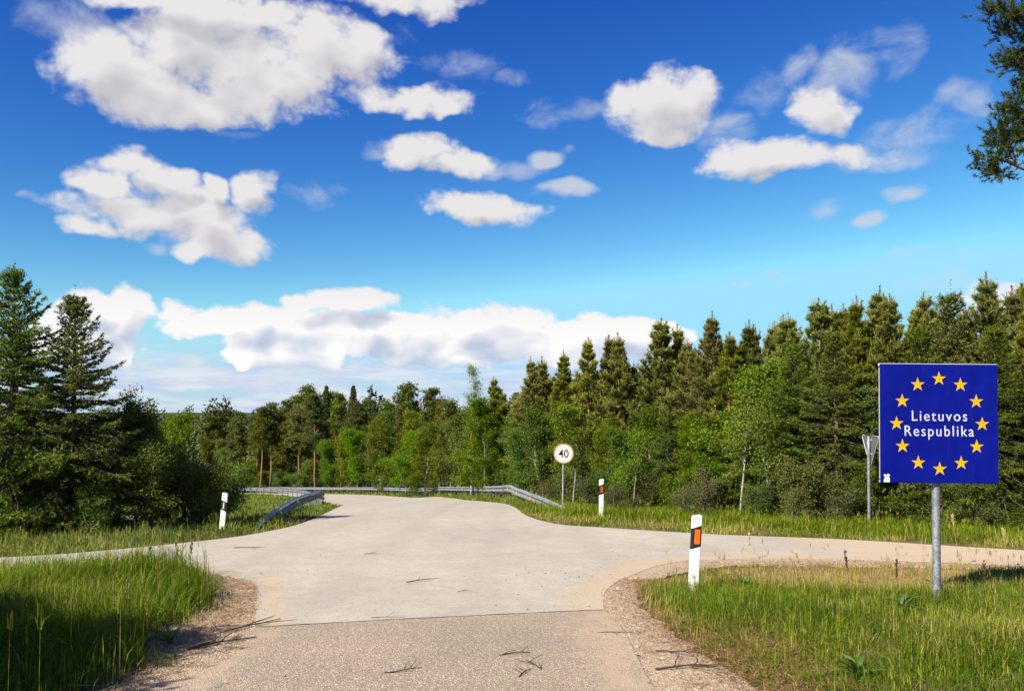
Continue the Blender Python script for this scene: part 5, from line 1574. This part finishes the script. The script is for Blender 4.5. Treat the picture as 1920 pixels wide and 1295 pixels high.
# ---------------------------------------------------------------- marker posts
def marker_post(x, y, h, w, lean, slant, refl, rsize, label, band=(0.60, 0.86), rz=0.0):
    gz = ground_at(x, y)
    o = empty('marker_post', (x, y, gz), rot=(0, lean, rz))
    tag(o, label, 'marker post', 'roadside marker posts')
    d = w * 0.75
    sec = np.array([(-0.5, -0.36), (-0.44, -0.47), (-0.30, -0.5), (0.30, -0.5), (0.44, -0.47), (0.5, -0.36), (0.42, 0.30), (0.24, 0.5), (-0.24, 0.5), (-0.42, 0.30)]) * np.array([w, d])
    n = len(sec)
    def prism(name, z0, z1, s0, s1, mat, grow=0.0, round_top=False):
        A = Acc()
        q = sec * (1 + grow)
        rings = [(q, z0, s0), (q, z1 - (0.018 if round_top else 0), s1)]
        if round_top:
            rings += [(q * 0.93, z1 - 0.005, s1), (q * 0.80, z1, s1)]
        V = np.vstack([np.column_stack([r, z + s * r[:, 0]]) for r, z, s in rings])
        k = np.arange(n); j = (k + 1) % n
        F = np.vstack([np.column_stack([b * n + k, b * n + j, (b + 1) * n + j, (b + 1) * n + k]) for b in range(len(rings) - 1)])
        A.add(V, F)
        m = len(rings)
        A.T3.append(np.array([((m - 1) * n, (m - 1) * n + t, (m - 1) * n + t + 1) for t in range(1, n - 1)] + [(0, t + 1, t) for t in range(1, n - 1)], dtype=np.int32))
        return obj(name, A.mesh(name, mat), o)
    z0, z1 = band[0] * h, band[1] * h
    prism('body', -0.35, z0, 0, slant, MAT['post_white'])
    bd = prism('black_band', z0, z1, slant, slant, MAT['band_black'], 0.012)
    prism('cap', z1, h, slant, slant * 0.5, MAT['post_white'], 0.0, True)
    rw, rh = rsize
    zc = (z0 + z1) / 2 + 0.006
    off = 0.010 if rw > 0.03 else 0.0
    r = bevel_box('reflector', rw, 0.010, rh, 0.003, refl, o, (off, -d / 2 - 0.006, zc + slant * off * 0.5))
marker_post(2.05, 9.22, 0.915, 0.118, rad(3.6), 0.36, MAT['orange'], (0.062, 0.165), 'nearest leaning marker post with bright orange reflector, in the right foreground grass')
marker_post(2.25, 20.4, 0.95, 0.118, rad(0.6), 0.36, MAT['red_orange'], (0.062, 0.16), 'upright marker post with dark orange reflector, right of the 40 sign')
marker_post(-5.90, 16.45, 0.80, 0.112, rad(4.5), -0.40, MAT['sign_white'], (0.026, 0.13), 'leaning marker post with narrow white reflector, before the left thicket', (0.56, 0.80))

# ---------------------------------------------------------------- guardrails
def guardrail(path, label, side, ramp_len, reflectors, white_reflectors=(), post_mat='rail_zinc'):
    """W-beam in 4 m lengths on posts; SIDE +1: the face looks to the left of the path"""
    L = smooth_line(path, 40)
    s = np.concatenate([[0], np.cumsum(np.hypot(*np.diff(L, axis=0).T))])
    tot = s[-1]
    def at(d):
        x = np.interp(d, s, L[:, 0]); y = np.interp(d, s, L[:, 1])
        x2 = np.interp(np.minimum(d + 0.3, tot), s, L[:, 0]); y2 = np.interp(np.minimum(d + 0.3, tot), s, L[:, 1])
        x1 = np.interp(np.maximum(d - 0.3, 0), s, L[:, 0]); y1 = np.interp(np.maximum(d - 0.3, 0), s, L[:, 1])
        t = nrm(np.stack([x2 - x1, y2 - y1], -1))
        nn = np.stack([-t[..., 1], t[..., 0]], -1) * side
        f = np.clip(d / ramp_len, 0, 1)
        lift = 0.75 * f + 0.10 * (1 - f)
        return x, y, t, nn, lift
    x0, y0 = L[0]
    o = empty('guardrail', (x0, y0, ground_at(x0, y0)))
    base = np.array(o.location)
    tag(o, label, 'guardrail', 'guardrails along the road')
    prof = np.array([(0.0, 0.0), (0.012, -0.012), (0.045, -0.040), (0.078, -0.052), (0.083, -0.070), (0.078, -0.088), (0.040, -0.108), (0.006, -0.135), (0.0, -0.155), (0.006, -0.175), (0.040, -0.202),
                     (0.078, -0.222), (0.083, -0.240), (0.078, -0.258), (0.045, -0.270), (0.012, -0.298), (0.0, -0.310)])
    th = 0.004
    front = prof; back = prof - np.array([th, 0])
    ring = np.vstack([front, back[::-1]])
    m = len(ring)
    d0 = 0.0
    step = 4.0
    k = 0
    while d0 < tot - 0.5:
        d1 = min(d0 + step + 0.15, tot)
        q = np.linspace(d0, d1, 9)
        x, y, t, nn, lift = at(q)
        z = G(x, y) + lift
        up = 0.0025 * (k % 2)
        P = np.stack([x, y, z], -1)[:, None] + (nn[:, None] * (ring[None, :, :1] + up)).repeat(1, axis=1) @ np.array([[1, 0, 0], [0, 1, 0]]) + np.array([0, 0, 1]) * ring[None, :, 1:2]
        V = (P - base).reshape(-1, 3)
        i = np.arange(8)[:, None] * m; j = np.arange(m)[None]; j2 = (j + 1) % m
        F = np.stack([i + j, i + j2, i + m + j2, i + m + j], -1).reshape(-1, 4)
        me = make_mesh('beam', V, F, MAT['rail_zinc'], None, False)
        obj('beam', me, o)
        d0 += step
        k += 1
    # posts
    A = Acc()
    for lo, hi in (((-0.045, -0.03, 0), (0.045, -0.024, 1)), ((-0.045, -0.024, 0), (-0.039, 0.03, 1)), ((0.039, -0.024, 0), (0.045, 0.03, 1))):
        A.box(lo, hi)
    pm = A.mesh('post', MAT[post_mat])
    for d in np.arange(2.0, tot, 2.67):
        x, y, t, nn, lift = at(np.array(d))
        if lift < 0.12:
            continue
        po = obj('post', pm, o)
        po.location = (float(x - nn[0] * 0.045 - base[0]), float(y - nn[1] * 0.045 - base[1]), float(G(x, y) - 0.3 - base[2]))
        po.rotation_euler = (0, 0, math.atan2(t[1], t[0]))
        po.scale = (1, 1, float(lift + 0.3 - 0.03))
    A = Acc()
    V = [(-0.035, 0, -0.075), (0.035, 0, -0.075), (0.018, 0, 0.075), (-0.018, 0, 0.075), (-0.035, 0.02, -0.075), (0.035, 0.02, -0.075), (0.018, 0.02, 0.075), (-0.018, 0.02, 0.075)]
    A.add(V, [(0, 1, 2, 3), (7, 6, 5, 4), (0, 4, 5, 1), (1, 5, 6, 2), (2, 6, 7, 3), (3, 7, 4, 0)])
    V2 = np.concatenate(A.V); F2 = np.concatenate(A.T4)
    ra = make_mesh('reflector', V2, F2, MAT['amber']); rw = make_mesh('reflector', V2 * 0.8, F2, MAT['sign_white'])
    for lst, me in ((reflectors, ra), (white_reflectors, rw)):
        for d in lst:
            x, y, t, nn, lift = at(np.array(float(d)))
            r = obj('reflector', me, o)
            r.location = (float(x + nn[0] * 0.05 - base[0]), float(y + nn[1] * 0.05 - base[1]), float(G(x, y) + lift - 0.155 - base[2]))
            r.rotation_euler = (0, 0, math.atan2(t[1], t[0]) + (math.pi if side > 0 else 0) + 0.5)
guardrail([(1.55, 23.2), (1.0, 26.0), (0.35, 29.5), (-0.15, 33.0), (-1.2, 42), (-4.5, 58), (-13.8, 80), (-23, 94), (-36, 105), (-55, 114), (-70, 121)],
          'long grey guardrail curving along the right side of the road', 1, 9.5, (4.6, 7.2, 9.8), (26, 42, 58, 74, 90), 'post_steel_shaded')
guardrail([(-5.45, 17.2), (-6.2, 22.5), (-6.9, 28.0), (-7.35, 31.3), (-10.3, 42), (-15, 57), (-22, 72), (-32, 86), (-48, 97), (-60, 103)],
          'short grey guardrail rising out of the grass left of the road', -1, 12.0, (), ())

# ---------------------------------------------------------------- fallen twigs on the asphalt
twig_m = plain_mat('twig', (0.055, 0.036, 0.024), 0.85, 0.15, 0, 0.3, 60.0, 0.3)
def twig(x, y, L, az_, forks, seed, label, r=0.005):
    L *= 1.3; r *= 1.25
    rng = np.random.default_rng(seed)
    z = float(H(x, y)) + (0.020 if inside(PALE, np.array([x]), np.array([y]))[0] else 0.012)
    A = Acc()
    P, _ = limb([0, 0, r], [math.cos(az_), math.sin(az_), 0.02], L, rng, 0, 0.16, 6)
    sl = -0.05
    P[:, 2] = r + 0.012 * np.abs(np.sin(np.linspace(0, 3, 6))) + P[:, 1] * sl
    A.tube(P, np.linspace(r, r * 0.35, 6), 5)
    for k in range(forks):
        q, dq = at_frac(P, rng.uniform(0.05, 0.75))
        a2 = math.atan2(dq[1], dq[0]) + rng.choice([-1, 1]) * rng.uniform(0.4, 1.1)
        l2 = L * rng.uniform(0.3, 0.7)
        Q, _ = limb(q, [math.cos(a2), math.sin(a2), 0.05], l2, rng, 0, 0.2, 5)
        Q[:, 2] = np.maximum(q[2] + 0.02 * np.linspace(0, 1, 5) + (Q[:, 1] - q[1]) * sl, Q[:, 1] * sl + r * 0.5)
        A.tube(Q, np.linspace(r * 0.6, r * 0.25, 5), 4)
    o = obj('fallen_twig', A.mesh('fallen_twig', twig_m, True), None, (x, y, z))
    tag(o, label, 'twig', 'twigs lying on the road')
twig(-1.28, 9.85, 0.30, 0.35, 3, 1, 'forked dark twig lying alone in the middle of the pale asphalt', 0.006)
twig(-0.92, 5.85, 0.24, 0.1, 3, 2, 'dark forked twig at the bottom, left of the other twigs on the old asphalt')
twig(-0.10, 6.35, 0.20, 0.9, 3, 3, 'curved reddish twig on the old asphalt, farthest of the cluster')
twig(0.05, 5.75, 0.18, 1.2, 2, 4, 'small twig near the bottom edge, middle of the cluster on the old asphalt')
twig(0.22, 5.95, 0.22, 1.9, 3, 5, 'spread twig on the old asphalt, right one of the cluster')
twig(-0.62, 9.2, 0.14, -0.4, 1, 6, 'tiny thin twig right of the forked twig on the pale asphalt', 0.003)
twig(-1.35, 7.75, 0.26, -0.1, 1, 7, 'thin straight twig lying along the asphalt seam', 0.003)
twig(0.75, 7.15, 0.30, 0.3, 1, 8, 'thin twig near the right edge of the old asphalt', 0.003)
twig(1.05, 5.95, 0.42, 0.1, 4, 9, 'larger dark branch lying across the right gravel shoulder', 0.007)
twig(1.15, 6.5, 0.36, -0.2, 3, 10, 'dark branch on the right gravel, beyond the larger one', 0.005)
twig(-2.55, 7.2, 0.50, 0.75, 3, 11, 'dark twig on the left gravel near the asphalt edge', 0.006)
twig(-2.62, 6.55, 0.46, 0.6, 5, 12, 'dark clump of twigs at the left asphalt edge by the shadow tip', 0.009)
twig(-2.3, 12.6, 0.20, 0.0, 1, 13, 'short thin twig on the asphalt towards the left lane', 0.004)
twig(-4.6, 13.4, 0.42, 0.15, 2, 14, 'thin twig lying in the left lane', 0.005)

# ---------------------------------------------------------------- weeds that stand out from the grass
def strip_leaf(A, p, az_, pitch, L, W, tone, curl=1.2, n=5):
    f = np.linspace(0, 1, n)
    d = pitch - curl * f
    st = L / (n - 1)
    rr = np.concatenate([[0], np.cumsum(np.cos(d[:-1]) * st)]); zz = np.concatenate([[0], np.cumsum(np.sin(d[:-1]) * st)])
    w = W * np.sin(math.pi * (0.10 + 0.90 * f)) ** 0.8
    c = np.column_stack([np.cos(az_) * rr, np.sin(az_) * rr, zz]) + p
    sd_ = np.array([-math.sin(az_), math.cos(az_), 0])
    V = np.stack([c - sd_ * w[:, None] / 2 + [0, 0, 0.004], c, c + sd_ * w[:, None] / 2 + [0, 0, 0.004]], 1).reshape(-1, 3)
    V[:, 2] += np.tile([0.5, 0.0, 0.5], n) * np.repeat(w, 3) * 0.3
    F = []
    for k in range(n - 1):
        for q in (0, 1):
            F.append((k * 3 + q, k * 3 + q + 1, (k + 1) * 3 + q + 1, (k + 1) * 3 + q))
    A.add(V, F, tone)

def dock(x, y, size, n, seed, label, stalk=0.0):
    rng = np.random.default_rng(seed)
    o = empty('weed', (x, y, ground_at(x, y)), rng.uniform(0, 6.28))
    tag(o, label, 'plant', 'weeds in the grass')
    A = Acc()
    for k in range(n):
        strip_leaf(A, np.array([0, 0, 0.02]), rng.uniform(0, 6.28), rng.uniform(0.5, 1.35), size * rng.uniform(0.6, 1.15), size * rng.uniform(0.16, 0.27), rng.uniform(0.2, 0.9), rng.uniform(0.7, 1.7))
    obj('leaves', A.mesh('leaves', MAT['weed_leaf'], True), o)
    B = Acc()
    hs = max(stalk, size * 0.8)
    B.tube([(0, 0, -0.05), (0.01, 0, hs * 0.5), (0.03, 0.01, hs)], [0.006, 0.005, 0.002], 5)
    obj('stem', B.mesh('stem', MAT['weed_leaf']), o)
dock(2.45, 5.75, 0.22, 26, 1, 'large leafy weed at the bottom edge right of the gravel')
dock(3.95, 6.0, 0.19, 22, 2, 'leafy weed near the bottom edge below the blue sign')
dock(2.75, 9.5, 0.20, 20, 3, 'dark leafy weed just right of the nearest marker post')
dock(-2.85, 6.75, 0.20, 12, 4, 'broad leaved weed at the edge of the left grass and shadow')
dock(3.95, 8.2, 0.24, 14, 5, 'leafy weed in the grass left of the blue sign\'s post')
dock(5.0, 9.6, 0.16, 12, 6, 'small weed right of the blue sign\'s post')

def dry_stalk(x, y, h, seed, label, mat, head=0.25, side=6):
    rng = np.random.default_rng(seed)
    o = empty('dry_stalk', (x, y, ground_at(x, y)), rng.uniform(0, 6.28))
    tag(o, label, 'plant', 'tall stalks above the grass')
    A = Acc()
    P, d = limb([0, 0, -0.05], [0.05, 0, 1], h, rng, 0.05, 0.05, 7)
    A.tube(P, np.linspace(0.004, 0.0018, 7), 5)
    obj('stem', A.mesh('stem', mat), o)
    B = Acc()
    for k in range(side * 7):
        q, dq = at_frac(P, 1 - head * rng.uniform(0, 1))
        a = rng.uniform(0, 6.28)
        e = np.array([math.cos(a) * 0.55, math.sin(a) * 0.55, 0.8]) * rng.uniform(0.02, 0.05)
        B.tube([q, q + e * 0.6, q + e], [0.003, 0.005, 0.001], 4, cap=False)
    obj('seed_head', B.mesh('seed_head', mat), o)
straw = plain_mat('straw', (0.36, 0.27, 0.13), 0.8, 0.2, 0, 0.2)
darkst = plain_mat('dark_stalk', (0.075, 0.040, 0.028), 0.85, 0.15, 0, 0.25)
greenst = plain_mat('green_stalk', (0.16, 0.17, 0.06), 0.7, 0.2, 0, 0.2)
for a in [
    (6.25, 11.3, 0.80, 1, 'tallest dry stalk with a seed head, right of the blue sign\'s post', straw, 0.2),
    (6.75, 11.0, 0.62, 2, 'thin dry stalk second right of the blue sign\'s post', straw, 0.15),
    (4.55, 9.55, 0.42, 3, 'dark brown dock stalk close left of the blue sign\'s post', darkst, 0.6),
    (5.55, 9.5, 0.40, 4, 'dark reddish stalk right of the blue sign\'s post', darkst, 0.6),
    (3.55, 12.1, 0.45, 5, 'dry stalk standing before the right lane, right of the nearest marker post', straw, 0.4),
    (3.35, 9.2, 0.52, 6, 'pale leaning stalk right of the nearest marker post', straw, 0.2),
    (4.0, 9.6, 0.50, 7, 'brown stalk in the dry patch left of the blue sign', darkst, 0.4),
    (-4.35, 10.4, 0.62, 8, 'tallest flowering stalk at the tip of the left grass', greenst, 0.3),
    (-4.15, 10.5, 0.52, 9, 'right flowering stalk at the tip of the left grass', greenst, 0.3),
    (-4.6, 10.3, 0.50, 10, 'left flowering stalk at the tip of the left grass', greenst, 0.3),
    (-4.25, 10.2, 0.45, 12, 'front flowering stalk at the tip of the left grass', greenst, 0.3),
]:
    dry_stalk(*a)
